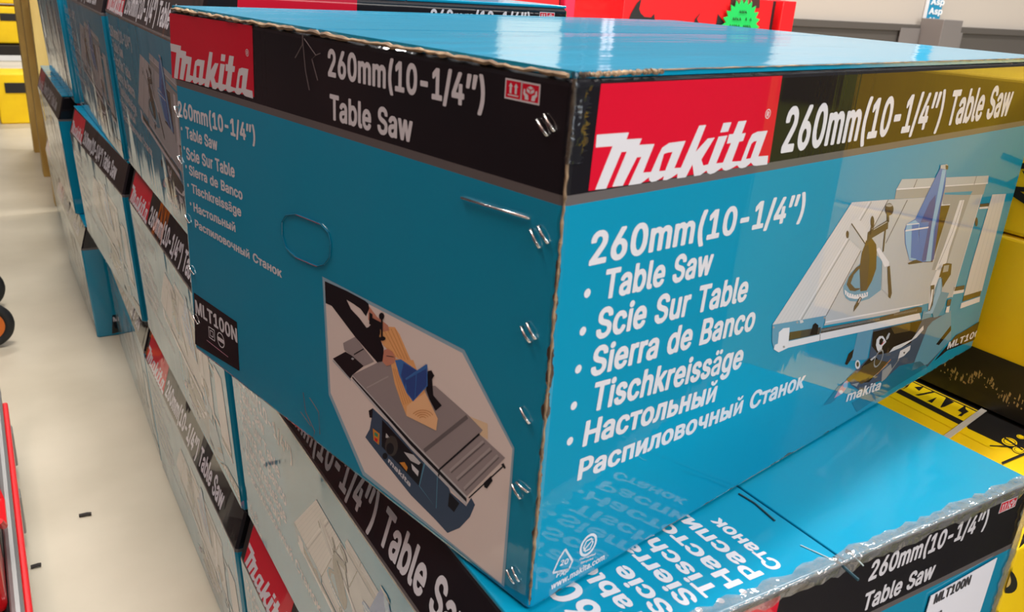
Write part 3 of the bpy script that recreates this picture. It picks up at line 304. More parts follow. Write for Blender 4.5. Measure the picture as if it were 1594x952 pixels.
# -- word mark, traced on the large red panel
def wordmark(art, M, layer=2):
    K = lambda pts: [M(p) for p in crop(880, 100, 3.9675, pts)]
    white = [(193, 434), (391, 420), (376, 463), (470, 457), (455, 497), (549, 491), (478, 668), (528, 664), (575, 557), (597, 514), (640, 485), (741, 472),
             (672, 640), (712, 638), (825, 378), (868, 374), (803, 540), (878, 458), (921, 452), (838, 588), (850, 624), (880, 618), (945, 446), (1000, 439),
             (930, 611), (972, 606), (1022, 485), (995, 490), (1010, 432), (1035, 430), (1068, 352), (1118, 347), (1088, 427), (1113, 424), (1096, 472), (1072, 478),
             (1027, 600), (1083, 597), (1132, 470), (1152, 432), (1185, 415), (1248, 409), (1190, 568), (1251, 563), (1245, 618), (1178, 626), (1160, 624), (1145, 606), (1112, 634),
             (1090, 641), (1072, 638), (1060, 622), (1015, 648), (990, 656), (975, 652), (965, 637), (918, 670), (893, 678), (878, 672), (870, 655), (832, 684), (793, 690),
             (783, 618), (742, 697), (688, 704), (692, 674), (650, 702), (622, 714), (600, 714), (608, 690), (560, 720), (530, 726), (515, 714), (516, 696), (465, 735),
             (388, 747), (468, 571), (440, 575), (352, 749), (288, 755), (378, 539), (345, 541), (250, 767), (183, 773), (290, 505), (186, 513)]
    art.poly('white', layer, K(white), raw=True)
    art.poly('white', layer, K([(975, 362), (1025, 357), (1003, 415), (955, 421)]), raw=True)
    art.poly('red', layer + 1, K([(607, 553), (625, 546), (660, 540), (615, 655), (577, 659)]), raw=True)
    art.poly('red', layer + 1, K([(1148, 490), (1163, 476), (1180, 473), (1142, 580), (1113, 584)]), raw=True)
def registered(art, c, r, layer=2):
    art.ring('white', layer, c, r, r * 0.18)
    art.text('white', layer, 'R', (c[0] - r * .38, c[1] - r * .5), (c[0] + r * .42, c[1] - r * .5), (c[0] - r * .38, c[1] + r * .5), raw=True)

# ------------------------------------------------------------------ wide panel: list and product picture
R = Art(front_uv)
rect = [(0.0215, 0.353), (0.2115, 0.353), (0.2135, 0.2915), (0.0195, 0.2925)]
R.poly('red', 1, rect, raw=True)
wordmark(R, front_uv)
registered(R, front_uv((1195, 177)), 0.0034)
R.text('white', 1, '260mm(10-1/4”) Table Saw', (1215, 236), (1569, 178), (1232, 166))
R.text('white', 1, '260mm(10-1/4”)', (916, 412), (1249, 339), (921, 361))
for s_, a, b, t_ in [('Table Saw', (938, 465), (1106, 425), (940, 420)), ('Scie Sur Table', (926, 527), (1161, 466), (928, 481)),
                     ('Sierra de Banco', (918, 585), (1172, 512), (920, 541)), ('Tischkreissäge', (919, 640), (1153, 571), (915, 598)),
                     ('Настольный', (906, 694), (1112, 624), (909, 656)), ('Распиловочный Станок', (898, 747), (1250, 602), (903, 714))]:
    R.text('white', 1, s_, a, b, t_)
for c in [(914, 456), (907, 515), (900, 574), (893, 631), (887, 686)]:
    R.oval('white', 1, front_uv(c), 0.0030, 0.0030, raw=True, n=16)
c3 = lambda pts: crop(1190, 380, 5.29, pts)
c1 = lambda pts: crop(1200, 250, 7.245, pts)
c2 = lambda pts: crop(1380, 240, 5.29, pts)
c4 = lambda pts: crop(1380, 400, 5.95, pts)
c5 = lambda pts: crop(1270, 500, 6.8, pts)
# rear table bar
R.poly('mid', 1, c2([(125, 205), (840, 175), (795, 330), (65, 368), (80, 285)]))
R.poly('steel', 2, c2([(125, 205), (840, 175), (832, 238), (80, 288)]))
for a, b in [((250, 205), (222, 275)), ((740, 178), (718, 250))]: R.line('dark', 3, c2([a])[0], c2([b])[0], 0.0012)
R.line('white', 3, c2([(80, 288)])[0], c2([(832, 238)])[0], 0.0012)
R.poly('teal', 3, c2([(475, 315), (705, 303), (690, 332), (478, 342)]))
# table and extension planks
R.poly('steel', 4, c3([(505, 585), (490, 668)]) + c4([(330, 440), (610, 365)]) + c2([(785, 330)]) + c1([(1320, 437)]))
R.poly('plank', 5, c3([(62, 662), (505, 585)]) + c1([(1320, 437), (910, 468)]))
R.line('mid', 6, c3([(300, 620)])[0], c1([(1130, 462)])[0], 0.0022)
R.line('white', 6, c3([(278, 622)])[0], c1([(1105, 462)])[0], 0.0012)
R.line('dark', 6, c3([(505, 585)])[0], c1([(1320, 437)])[0], 0.0012)
for k in range(1, 7):
    for lo_, hi_, a0, a1 in (((62, 662), (300, 620), (910, 468), (1120, 452)), ((300, 620), (505, 585), (1140, 450), (1320, 437))):
        t = k / 7.0; p = (lo_[0] + (hi_[0] - lo_[0]) * t, lo_[1] + (hi_[1] - lo_[1]) * t); q = (a0[0] + (a1[0] - a0[0]) * t, a0[1] + (a1[1] - a0[1]) * t)
        R.line('steel', 6, c3([p])[0], c1([q])[0], 0.0005)
R.line('dark', 6, c1([(1535, 442)])[0], c1([(1290, 930)])[0], 0.0012)
R.poly('mid', 5, c2([(450, 330), (690, 335), (560, 700), (480, 952), (370, 952), (480, 540)]))
R.poly('white', 6, c2([(600, 378), (638, 375), (585, 570), (515, 780), (490, 890), (430, 952), (396, 952), (470, 760), (540, 560)]))
R.line('dark', 7, c2([(624, 378)])[0], c2([(540, 640)])[0], 0.0009); R.line('dark', 7, c2([(540, 640)])[0], c2([(430, 900)])[0], 0.0009)
R.poly('white', 6, c4([(470, 100), (510, 60), (470, 270), (445, 320), (395, 480), (380, 500), (405, 255)]))
R.line('white', 6, c2([(785, 330)])[0], c4([(605, 370)])[0], 0.0018)
# detached side table
R.poly('dark', 5, c2([(765, 408), (842, 400), (838, 426), (768, 434)])); R.poly('white', 5, c2([(763, 434), (838, 428), (835, 445), (760, 450)]))
R.poly('dark', 5, c4([(622, 278), (722, 258), (716, 298), (618, 315)])); R.poly('white', 5, c4([(618, 315), (716, 298), (712, 325), (612, 345)]))
R.poly('plank', 6, c2([(868, 330), (982, 325)]) + c4([(880, 312), (712, 358)]) + c2([(690, 935)]))
R.poly('brown', 6, c4([(712, 358), (876, 308), (862, 358), (700, 410)])); R.poly('white', 6, c4([(690, 424), (864, 364), (858, 412), (678, 476)]))
for t in (0.3, 0.55, 0.8):
    a = c2([(868 + 114 * t, 330)])[0]; b = c4([(712 + 168 * t, 358 - 46 * t)])[0]; R.line('steel', 7, a, b, 0.0010)
R.oval('dark', 6, c2([(738, 555)])[0], 2.2, 7)
# front rails of the table
R.poly('steel', 7, c3([(500, 628), (1111, 512), (1111, 560), (485, 668)])); R.line('white', 8, c3([(500, 640)])[0], c4([(330, 435)])[0], 0.0016)
R.poly('dark', 8, c3([(462, 692), (945, 600)]) + c4([(285, 458), (325, 462), (322, 512)]) + c3([(455, 735)]))
for k in range(40):
    t = k / 39.0; p = (470 + 470 * t, 706 - 92 * t); R.line('steel', 9, c3([(p[0], p[1] - 10)])[0], c3([(p[0] - 3, p[1] + 10)])[0], 0.0008)
for k in range(16):
    t = k / 15.0; p = (70 + 205 * t, 530 - 40 * t); R.line('steel', 9, c4([(p[0], p[1] - 10)])[0], c4([(p[0] - 3, p[1] + 10)])[0], 0.0007)
R.poly('white', 8, c3([(450, 732), (1111, 600)]) + c4([(300, 515), (315, 572), (0, 640)]) + c3([(450, 792)]))
R.poly('bluegrey', 7, c3([(62, 662), (505, 585), (482, 655), (462, 728), (450, 740), (200, 795), (150, 850), (75, 860), (58, 800)]))
R.poly('dark', 8, c3([(203, 722), (460, 680), (452, 738), (195, 790)])); R.poly('brown', 9, c3([(203, 722), (300, 706), (290, 765), (200, 780)]))
R.poly('black', 9, c3([(395, 660), (415, 645), (440, 665), (430, 740), (370, 745)]))
R.poly('white', 9, c3([(195, 797), (450, 740), (450, 792), (190, 850)])); R.line('dark', 10, c3([(455, 738)])[0], c3([(450, 795)])[0], 0.0008)
R.poly('white', 10, c3([(115, 722), (150, 690), (203, 683), (190, 850), (112, 887), (72, 862), (82, 825), (105, 815)]))
for p in [(70, 682), (265, 640), (490, 602), (155, 842)]: R.oval('mid', 11, c3([p])[0], 1.8, 1.8)
R.poly('plank', 10, c3([(285, 625), (310, 620), (318, 640), (290, 650)]))
# mitre gauge
R.poly('bluegrey', 8, c3([(646, 345), (648, 400), (665, 440), (700, 466), (780, 472), (860, 446), (955, 375), (965, 120), (900, 80), (780, 160), (700, 240)]))
R.poly('dark', 9, c3([(672, 330), (690, 270), (750, 190), (800, 160), (780, 370), (740, 385), (700, 380)]))
R.poly('bluegrey', 10, c3([(705, 320), (730, 250), (785, 190), (785, 360), (740, 360)]))
R.poly('white', 10, c3([(655, 372), (690, 400), (740, 415), (800, 405), (848, 390), (845, 425), (800, 445), (740, 448), (690, 438), (660, 412)]))
for k in range(9): R.line('bluegrey', 11, c3([(675 + 19 * k, 392 + 6 * math.sin(k / 2.6))])[0], c3([(668 + 21 * k, 420 + 8 * math.sin(k / 2.6))])[0], 0.0012)
R.poly('steel', 9, c3([(915, 40), (940, 25), (1022, 145), (1020, 175), (1000, 190), (1020, 425), (960, 365), (965, 130), (905, 75)]))
R.poly('white', 10, c3([(915, 40), (940, 25), (1022, 145), (1020, 175), (985, 185)]))
R.poly('dark', 10, c3([(1008, 185), (1028, 175), (1045, 400), (1032, 446), (1015, 430)]))
R.poly('steel', 8, c1([(905, 702), (1060, 930), (1110, 1010), (1090, 1090), (860, 860), (880, 780)]))
R.poly('plank', 9, c1([(905, 700), (945, 637), (985, 655), (1095, 790), (1075, 900), (1060, 930)])); R.line('dark', 10, c1([(903, 708)])[0], c1([(1058, 935)])[0], 0.0011)
R.oval('dark', 8, c1([(858, 830)])[0], 2.2, 6)
R.poly('brown', 11, c3([(820, 10), (830, -30), (880, -50), (915, 0), (920, 60), (915, 200), (880, 300), (835, 380), (785, 385), (778, 200), (800, 60)]))
R.poly('dark', 12, c3([(825, 10), (850, 0), (860, 120), (835, 380), (785, 385), (782, 200)]))
R.poly('dark', 12, c1([(1150, 762), (1320, 660), (1312, 765), (1130, 872), (1070, 940), (1085, 805)])); R.line('steel', 13, c1([(1150, 775)])[0], c1([(1305, 685)])[0], 0.0008)
R.poly('dark', 12, c1([(1300, 600), (1326, 600), (1326, 690), (1300, 690)])); R.oval('dark', 13, c1([(1328, 545)])[0], 6.6, 9.5); R.oval('mid', 14, c1([(1325, 502)])[0], 5, 2.2)
R.line('dark', 12, c1([(1283, 780)])[0], c3([(972, 60)])[0], 0.0026); R.oval('dark', 12, c1([(1138, 690)])[0], 2.8, 9.5); R.line('dark', 12, c1([(1135, 720)])[0], c1([(1110, 830)])[0], 0.003)
R.poly('dark', 12, c3([(780, 428), (797, 440), (770, 500), (728, 555), (735, 510)])); R.line('white', 13, c3([(785, 440)])[0], c3([(768, 480)])[0], 0.0015)
# blade guard
R.poly('brown', 8, c2([(440, 425), (520, 415), (480, 540), (375, 885), (300, 888)])); R.line('white', 9, c2([(448, 418)])[0], c2([(520, 413)])[0], 0.001)
R.poly('blue', 9, c2([(438, 112), (490, 118), (478, 270), (440, 420), (385, 830), (360, 880), (300, 885), (240, 880), (185, 872), (150, 740), (144, 620), (165, 572), (232, 530)]))
R.poly('paleblue', 10, c2([(150, 640), (165, 572), (232, 540), (268, 572), (240, 872), (185, 868), (155, 740)]))
R.poly('blue', 11, c2([(205, 580), (262, 575), (245, 860), (195, 850)]))
R.poly('deepblue', 10, c2([(350, 395), (400, 330), (385, 640), (320, 870), (290, 880), (255, 640), (275, 560)]))
R.poly('blue', 11, c2([(270, 560), (345, 555), (320, 700), (285, 870), (262, 700)]))
R.poly('paleblue', 11, c2([(455, 125), (485, 128), (450, 330), (385, 620), (360, 880), (320, 880), (370, 560), (415, 330)]))
R.poly('deepblue', 12, c2([(478, 250), (492, 160), (440, 440), (385, 860), (365, 880), (400, 600), (440, 400)]))
R.line('white', 12, c2([(150, 628)])[0], c2([(340, 600)])[0], 0.0016); R.line('white', 12, c2([(160, 578)])[0], c2([(265, 568)])[0], 0.0010)
R.poly('steel', 12, c2([(440, 88), (492, 80), (505, 95), (500, 125), (470, 122), (438, 114)])); R.poly('dark', 13, c2([(480, 88), (505, 92), (500, 125), (482, 122)]))
R.poly('dark', 10, c2([(170, 895), (235, 865), (300, 888), (180, 905)]))
# rip fence clamp
R.poly('brown', 10, c4([(520, 65), (560, 55), (600, 60), (590, 160), (545, 230), (515, 280), (500, 180), (482, 185)])); R.poly('mid', 11, c4([(528, 78), (575, 70), (565, 130), (515, 140)]))
R.poly('bluegrey', 10, c4([(480, 195), (515, 190), (505, 320), (575, 330), (520, 470), (470, 550), (430, 560), (415, 480), (400, 555), (320, 580), (335, 500), (385, 500), (440, 330), (440, 300)]))
R.poly('paleblue', 11, c4([(485, 200), (505, 195), (495, 330), (420, 520), (345, 520), (400, 490), (450, 330)]))
R.poly('dark', 11, c4([(405, 262), (440, 255), (435, 300), (425, 440), (395, 500), (385, 490), (400, 400)])); R.poly('white', 12, c4([(412, 300), (430, 295), (418, 400), (392, 490), (386, 480)]))
R.poly('dark', 11, c4([(560, 395), (598, 385), (585, 445), (552, 452)])); R.poly('white', 11, c4([(552, 460), (582, 450), (572, 510), (540, 512)]))
# machine body under the table
R.poly('bluegrey', 2, c5([(440, 120), (604, 90), (560, 300), (540, 400), (330, 420), (400, 295)]))
R.poly('slate', 2, c5([(604, 90), (1000, 10), (1190, -40), (1428, -80), (1428, 180), (1180, 480), (960, 560), (820, 600), (640, 640), (500, 760), (370, 670), (330, 600), (560, 380)]))
R.poly('bluegrey', 3, c5([(1180, 60), (1230, 0), (1428, -120), (1428, 190), (1180, 450), (1010, 520), (1050, 400)]))
R.poly('tealdark', 3, c5([(700, 640), (880, 470), (1100, 420), (1180, 480), (900, 650), (590, 850), (430, 960), (380, 860)]))
R.poly('black', 4, c5([(604, 110), (1000, 10), (1120, -10), (1000, 230), (760, 330), (660, 350), (590, 260)]))
R.poly('brown', 5, c5([(790, 60), (1000, 15), (990, 100), (830, 130)])); R.poly('black', 5, c5([(560, 390), (640, 380), (700, 480), (560, 640), (470, 650), (480, 480)]))
R.poly('brown', 6, c5([(500, 470), (640, 400), (760, 430), (650, 560), (480, 660), (390, 600)])); R.ring('mid', 7, front_uv(c5([(660, 390)])[0]), 0.010, 0.0018)
R.line('orange', 7, c5([(640, 560)])[0], c5([(790, 400)])[0], 0.0012); R.line('mid', 7, c5([(600, 590)])[0], c5([(760, 450)])[0], 0.0012)
R.poly('mid', 5, c5([(700, 520), (860, 390), (880, 400), (740, 600), (690, 640)])); R.poly('slate', 7, c5([(790, 440), (870, 380), (860, 420), (800, 500)]))
R.poly('white', 6, c5([(632, 250), (640, 190), (670, 155), (705, 152), (730, 190), (742, 215), (700, 260), (690, 310), (665, 325), (645, 300)])); R.poly('black', 7, c5([(665, 235), (670, 190), (690, 172), (712, 190), (700, 235), (680, 250)]))
R.line('red', 8, c5([(690, 245)])[0], c5([(722, 208)])[0], 0.0012)
R.poly('steel', 6, c5([(740, 170), (770, 118), (782, 125), (765, 175), (742, 200)]))
R.poly('white', 6, c5([(1135, 42), (1135, 85), (1060, 170), (900, 275), (770, 328), (820, 270), (1010, 190), (1090, 90)]))
R.poly('white', 6, c5([(890, 310), (1000, 250), (990, 300), (930, 362), (865, 395)])); R.poly('dark', 7, c5([(920, 325), (945, 318), (930, 345)]))
R.poly('white', 5, c5([(570, 400), (630, 360), (620, 385), (585, 415)]))
R.poly('black', 3, c5([(400, 292), (382, 380), (330, 460), (305, 450), (345, 340)]))
R.oval('white', 6, c5([(438, 455)])[0], 4, 7); R.oval('brown', 7, c5([(438, 452)])[0], 2, 4)
R.poly('brown', 4, c5([(320, 610), (430, 530), (420, 580), (390, 610), (340, 640)]))
R.poly('pink', 4, c5([(300, 640), (340, 610), (330, 690), (280, 760), (190, 812), (240, 720)])); R.oval('paleblue', 5, c5([(310, 675)])[0], 3.5, 4.5); R.oval('white', 5, c5([(262, 745)])[0], 3, 3)
R.poly('tealdark', 3, c5([(75, 890), (240, 680), (300, 640), (200, 830), (150, 870)]))
R.poly('mid', 3, c5([(370, 668), (455, 645), (430, 690), (395, 672)]))
R.text('white', 7, 'makita', c5([(312, 848)])[0], c5([(672, 716)])[0], c5([(330, 745)])[0])
R.poly('black', 4, c5([(1428, 95), (1300, 250), (1270, 240), (1428, 40)]))
# model strip in the lower right corner
R.poly('black', 8, c4([(905, 568), (896, 712), (800, 770), (560, 862), (440, 960), (640, 722), (700, 690)]))
R.text('white', 9, 'MLT100N', c4([(556, 850)])[0], c4([(893, 705)])[0], c4([(600, 775)])[0])
# recycling marks and address
s5 = lambda pts: crop(820, 560, 2.428, pts)
R.pline('white', 1, s5([(145, 714), (172, 758), (158, 790), (98, 804), (122, 750), (145, 714)]), 0.0017)
R.text('white', 1, '20', s5([(124, 777)])[0], s5([(154, 768)])[0], s5([(126, 757)])[0])
R.text('white', 1, 'PAP', s5([(110, 821)])[0], s5([(155, 806)])[0], s5([(112, 800)])[0])
cc = front_uv(s5([(232, 698)])[0]); R.ring('white', 1, cc, 0.0092, 0.0022); R.ring('white', 1, cc, 0.0058, 0.0016, 6); R.line('white', 1, (cc[0] - .005, cc[1] - .003), (cc[0] + .005, cc[1] + .003), 0.0012, raw=True)
R.text('white', 1, 'Corrugated', s5([(198, 757)])[0], s5([(258, 735)])[0], s5([(199, 749)])[0]); R.text('white', 1, 'Recycles', s5([(203, 770)])[0], s5([(250, 752)])[0], s5([(203, 762)])[0])
R.text('white', 1, 'www.makita.com', s5([(90, 868)])[0], s5([(292, 752)])[0], s5([(90, 846)])[0])

# ------------------------------------------------------------------ narrow panel: logo, two line title, octagonal photograph
Lp = Art(left_uv)
rL = [left_uv(p) for p in [(264, 20), (393, 40), (396, 151), (268, 121)]]
def to_left(p):                                # the word mark moved onto the red panel of this face
    u, v = front_uv(p); s_ = (u - 0.0195) / 0.194; t_ = (v - 0.292) / 0.061
    return (rL[3][0] * (1 - s_) + rL[2][0] * s_, (rL[3][1] * (1 - s_) + rL[2][1] * s_) + t_ * ((rL[0][1] - rL[3][1]) * (1 - s_) + (rL[1][1] - rL[2][1]) * s_))
Lp.poly('red', 1, rL, raw=True)
wordmark(Lp, to_left)
registered(Lp, left_uv((385, 82)), 0.0030)
for s_, a, b, t_ in [('260mm(10-1/4”)', (511, 117), (754, 170), (514, 76)), ('Table Saw', (514, 184), (642, 221), (511, 145)),
                     ('260mm(10-1/4”)', (278, 180), (398, 223), (279, 157)), ('Table Saw', (290, 214), (339, 234), (288, 196)), ('Scie Sur Table', (291, 247), (366, 276), (290, 229)),
                     ('Sierra de Banco', (295, 271), (378, 311), (294, 256)), ('Tischkreissäge', (299, 299), (376, 337), (298, 285)), ('Настольный', (302, 328), (367, 361), (300, 314)),
                     ('Распиловочный Станок', (304, 353), (439, 432), (302, 340))]:
    Lp.text('white', 1, s_, a, b, t_)
for c in [(283, 200), (287, 230), (290, 259), (293, 288), (297, 317)]: Lp.oval('white', 1, left_uv(c), 0.0018, 0.0018, raw=True, n=12)
Lp.poly('black', 1, [(302, 455), (369, 501), (373, 577), (304, 535)])
Lp.text('white', 2, 'MLT100N', (305, 486), (370, 533), (304, 466))
q = [left_uv(p) for p in crop(0, 400, 3.9675, [(1290, 428), (1325, 452), (1328, 518), (1293, 493)])]
Lp.pline('white', 2, q + [q[0]], 0.0010, raw=True)
cx = sum(p[0] for p in q) / 4; cy = sum(p[1] for p in q) / 4; q2 = [((a - cx) * .5 + cx, (b - cy) * .5 + cy) for a, b in q]; Lp.pline('white', 2, q2 + [q2[0]], 0.0010, raw=True)
cc = left_uv(crop(0, 400, 3.9675, [(1365, 512)])[0]); Lp.ring('white', 2, cc, 0.0085, 0.0012); Lp.poly('white', 2, [(cc[0] - .0075, cc[1] - .0022), (cc[0] + .0075, cc[1] - .0022), (cc[0] + .0075, cc[1] + .0022), (cc[0] - .0075, cc[1] + .0022)], raw=True)
Lp.line('pink', 2, crop(0, 400, 3.9675, [(1278, 512)])[0], crop(0, 400, 3.9675, [(1410, 616)])[0], 0.0008)
# handling symbols
for (x0, y0, x1, y1) in ((789, 124, 810, 155), (814, 129, 838, 161)):
    a = left_uv((x0, y0)); b = left_uv((x1, y1)); u0, v1_, u1, v0_ = a[0], a[1], b[0], b[1] 
    Lp.poly('white', 1, [(u0 - .001, v0_ - .001), (u1 + .001, v0_ - .001), (u1 + .001, v1_ + .001), (u0 - .001, v1_ + .001)], raw=True)
    Lp.poly('red', 2, [(u0, v0_), (u1, v0_), (u1, v1_), (u0, v1_)], raw=True)
    w = u1 - u0; h = v1_ - v0_; P = lambda s_, t_: (u0 + w * s_, v0_ + h * t_)
    if x0 == 789:
        for cx in (.32, .68):
            Lp.poly('white', 3, [P(cx - .14, .66), P(cx + .14, .66), P(cx, .88)], raw=True)
            Lp.poly('white', 3, [P(cx - .07, .26), P(cx + .07, .26), P(cx + .07, .66), P(cx - .07, .66)], raw=True)
        Lp.poly('white', 3, [P(.14, .12), P(.86, .12), P(.86, .19), P(.14, .19)], raw=True)
    else:
        Lp.poly('white', 3, [P(.5, .90), P(.72, .78), P(.72, .56), P(.5, .44), P(.28, .56), P(.28, .78)], raw=True)
        for a_, b_ in ((.5, .66), ): Lp.line('red', 4, P(.5, .66), P(.5, .46), 0.0006, raw=True); Lp.line('red', 4, P(.5, .66), P(.3, .78), 0.0006, raw=True); Lp.line('red', 4, P(.5, .66), P(.7, .78), 0.0006, raw=True)
        for sg in (-1, 1):
            Lp.poly('white', 3, [P(.5 + sg * .08, .08), P(.5 + sg * .30, .08), P(.5 + sg * .32, .26), P(.5 + sg * .42, .40), P(.5 + sg * .40, .68), P(.5 + sg * .31, .66), P(.5 + sg * .30, .46), P(.5 + sg * .12, .36)], raw=True)
# octagonal photograph
A_ = lambda pts: crop(490, 430, 5.6, pts)
B_ = lambda pts: crop(560, 560, 4.76, pts)
C_ = lambda pts: crop(640, 640, 4.76, pts)
Lp.poly('edge', 1, [(502, 430), (723, 544), (801, 697), (785, 913), (565, 739), (512, 614)])
Lp.poly('beige', 2, [(505.5, 437), (720, 549), (798, 698), (781, 908), (568, 734), (515, 611)])
Lp.poly('sand', 3, B_([(800, 410), (950, 470), (952, 590), (880, 545)]))
Lp.poly('black', 5, A_([(90, 40), (280, 125), (440, 210), (472, 238), (478, 280), (450, 347), (400, 280), (340, 238), (280, 202), (320, 285), (392, 362), (455, 447), (500, 430), (560, 505), (604, 625), (602, 735), (560, 762), (350, 520), (150, 255), (98, 232)]))
Lp.poly('skin', 4, A_([(472, 255), (545, 350), (640, 425), (655, 470), (600, 480), (520, 435), (468, 375)]))
Lp.poly('wood', 3, A_([(515, 430), (700, 440), (742, 505), (860, 775), (700, 700), (600, 600)]))
for k in range(4): Lp.line('grain', 4, A_([(600 + 34 * k, 455)])[0], A_([(730 + 30 * k, 700 + 12 * k)])[0], 0.0007)
# machine base
Lp.poly('slate', 3, [(581, 635), (602, 655), (659, 700), (690, 735), (702, 766), (726, 787), (734, 774), (740, 785), (732, 804), (716, 821), (697, 829), (678, 808), (640, 770), (600, 720), (569, 680), (576, 667), (580, 644)])
Lp.poly('black', 4, B_([(168, 440), (470, 772), (440, 930), (165, 640)]))
Lp.poly('bluegrey', 4, C_([(100, 370), (200, 470), (190, 720), (60, 550)])); Lp.poly('slate', 5, C_([(106, 390), (195, 480), (186, 715), (66, 550)]))
Lp.poly('black', 4, C_([(285, 600), (360, 680), (320, 745), (275, 700)])); Lp.poly('slate', 5, C_([(205, 500), (285, 590), (270, 720), (205, 745)]))
Lp.poly('black', 4, B_([(68, 375), (100, 355), (95, 430), (75, 425)]))
Lp.poly('orange', 5, B_([(100, 505), (150, 545), (145, 627), (105, 592)])); Lp.poly('green', 6, B_([(112, 530), (138, 548), (136, 572), (112, 556)])); Lp.poly('red', 6, B_([(112, 570), (136, 586), (134, 610), (114, 594)]))
Lp.oval('dark', 5, B_([(238, 635)])[0], 10, 16); Lp.oval('black', 6, B_([(228, 655)])[0], 6, 9); Lp.oval('black', 6, B_([(190, 710)])[0], 4, 5)
Lp.poly('plank', 5, B_([(330, 680), (400, 700), (455, 760), (440, 775), (380, 745)]))
Lp.poly('plank', 5, B_([(198, 540), (225, 575), (195, 575)]))
Lp.poly('orange', 6, B_([(298, 758), (335, 755), (358, 795), (350, 822)])); Lp.poly('white', 6, B_([(385, 765), (440, 822), (434, 860), (392, 810)]))
Lp.text('white', 6, 'makita', B_([(212, 752)])[0], B_([(375, 938)])[0], B_([(216, 718)])[0])
# table
Lp.poly('tabletop', 5, A_([(250, 580), (355, 525), (520, 740), (430, 780), (340, 700), (260, 640)])); Lp.poly('black', 4, A_([(160, 715), (270, 655), (345, 700), (430, 780), (335, 855), (312, 890)]))
Lp.line('black', 6, A_([(345, 680)])[0], A_([(430, 630)])[0], 0.001); Lp.line('steel', 5, A_([(160, 730)])[0], A_([(320, 905)])[0], 0.0016)
Lp.poly('steel', 6, A_([(330, 705), (348, 715), (336, 728), (320, 718)]))
Lp.poly('tabletop', 5, [(549, 583), (590, 563), (612, 560), (650, 600), (678, 600), (729, 645), (752, 669), (747, 675), (787, 712), (727, 772), (640, 688)])
Lp.poly('plank', 6, [(549, 583), (640, 682), (727, 771), (727, 787), (640, 698), (549, 592)])
Lp.poly('black', 7, [(549, 585), (640, 685), (727, 775), (727, 781), (640, 692), (549, 588)])
Lp.line('tabledark', 6, B_([(480, 672)])[0], B_([(800, 418)])[0], 0.0030); Lp.line('black', 7, C_([(212, 430)])[0], C_([(510, 165)])[0], 0.0014); Lp.line('black', 8, C_([(205, 480)])[0], C_([(215, 425)])[0], 0.0014)
for a, b in (((290, 440), (540, 220)), ((340, 500), (592, 275)), ((395, 572), (645, 325))): 
    Lp.line('tablelite', 6, C_([a])[0], C_([b])[0], 0.0022); Lp.line('tabledark', 6, C_([(a[0] + 8, a[1] + 12)])[0], C_([(b[0] + 8, b[1] + 12)])[0], 0.0012)
Lp.line('tablelite', 6, B_([(55, 205)])[0], B_([(215, 120)])[0], 0.001)
Lp.line('black', 4, C_([(430, 640)])[0], C_([(690, 400)])[0], 0.001)
Lp.poly('black', 6, C_([(540, 528), (595, 475), (607, 512), (565, 570), (545, 560)])); Lp.poly('black', 6, C_([(670, 392), (688, 380), (705, 415), (695, 425)]))
# timber, hand, guard
Lp.poly('wood', 8, B_([(235, 30), (265, -10), (400, 0), (490, 240), (470, 330), (350, 410), (310, 310), (262, 170)]))
Lp.poly('woodend', 9, B_([(400, 300), (490, 240), (582, 432), (570, 521), (350, 412), (352, 340)]))
for r_ in (14, 24, 34, 44): 
    pts = [(470 + r_ * 2.0 * math.cos(t), 440 - r_ * 1.6 * math.sin(t)) for t in [0.5 + 0.25 * k for k in range(9)]]
    Lp.pline('grain', 10, B_(pts), 0.0006)
for k in range(5): Lp.line('grain', 9, B_([(252 + 14 * k, 60 + 6 * k)])[0], B_([(330 + 16 * k, 330 - 6 * k)])[0], 0.0006)
Lp.poly('skin', 10, A_([(608, 640), (640, 630), (680, 652), (708, 700), (700, 750), (660, 770), (630, 778), (595, 740)])); Lp.line('dark', 11, A_([(630, 690)])[0], A_([(695, 700)])[0], 0.0006)
Lp.poly('blue', 10, B_([(265, 0), (310, -6), (430, 75), (505, 30), (507, 190), (400, 306), (350, 240), (300, 120)])); Lp.poly('deepblue', 11, B_([(330, 20), (430, 78), (350, 135), (340, 200), (310, 110)]))
Lp.poly('deepblue', 11, B_([(345, 150), (500, 60), (500, 185), (402, 298), (355, 235)])); Lp.line('blue', 12, B_([(345, 140)])[0], B_([(500, 35)])[0], 0.0012); Lp.line('blue', 12, B_([(425, 90)])[0], B_([(415, 280)])[0], 0.0008)
Lp.poly('black', 9, B_([(508, 80), (535, 75), (557, 115), (540, 140), (548, 260), (612, 335), (565, 375), (520, 290), (495, 220)]))
Lp.line('black', 11, A_([(590, 350)])[0], A_([(590, 530)])[0], 0.0022); Lp.oval('black', 11, A_([(588, 345)])[0], 4.2, 5.5); Lp.oval('black', 11, A_([(595, 540)])[0], 5, 3.4)
Lp.line('black', 11, A_([(495, 320)])[0], A_([(492, 420)])[0], 0.004); Lp.line('black', 11, A_([(495, 385)])[0], A_([(590, 435)])[0], 0.006); Lp.oval('black', 10, A_([(520, 480)])[0], 10, 12)

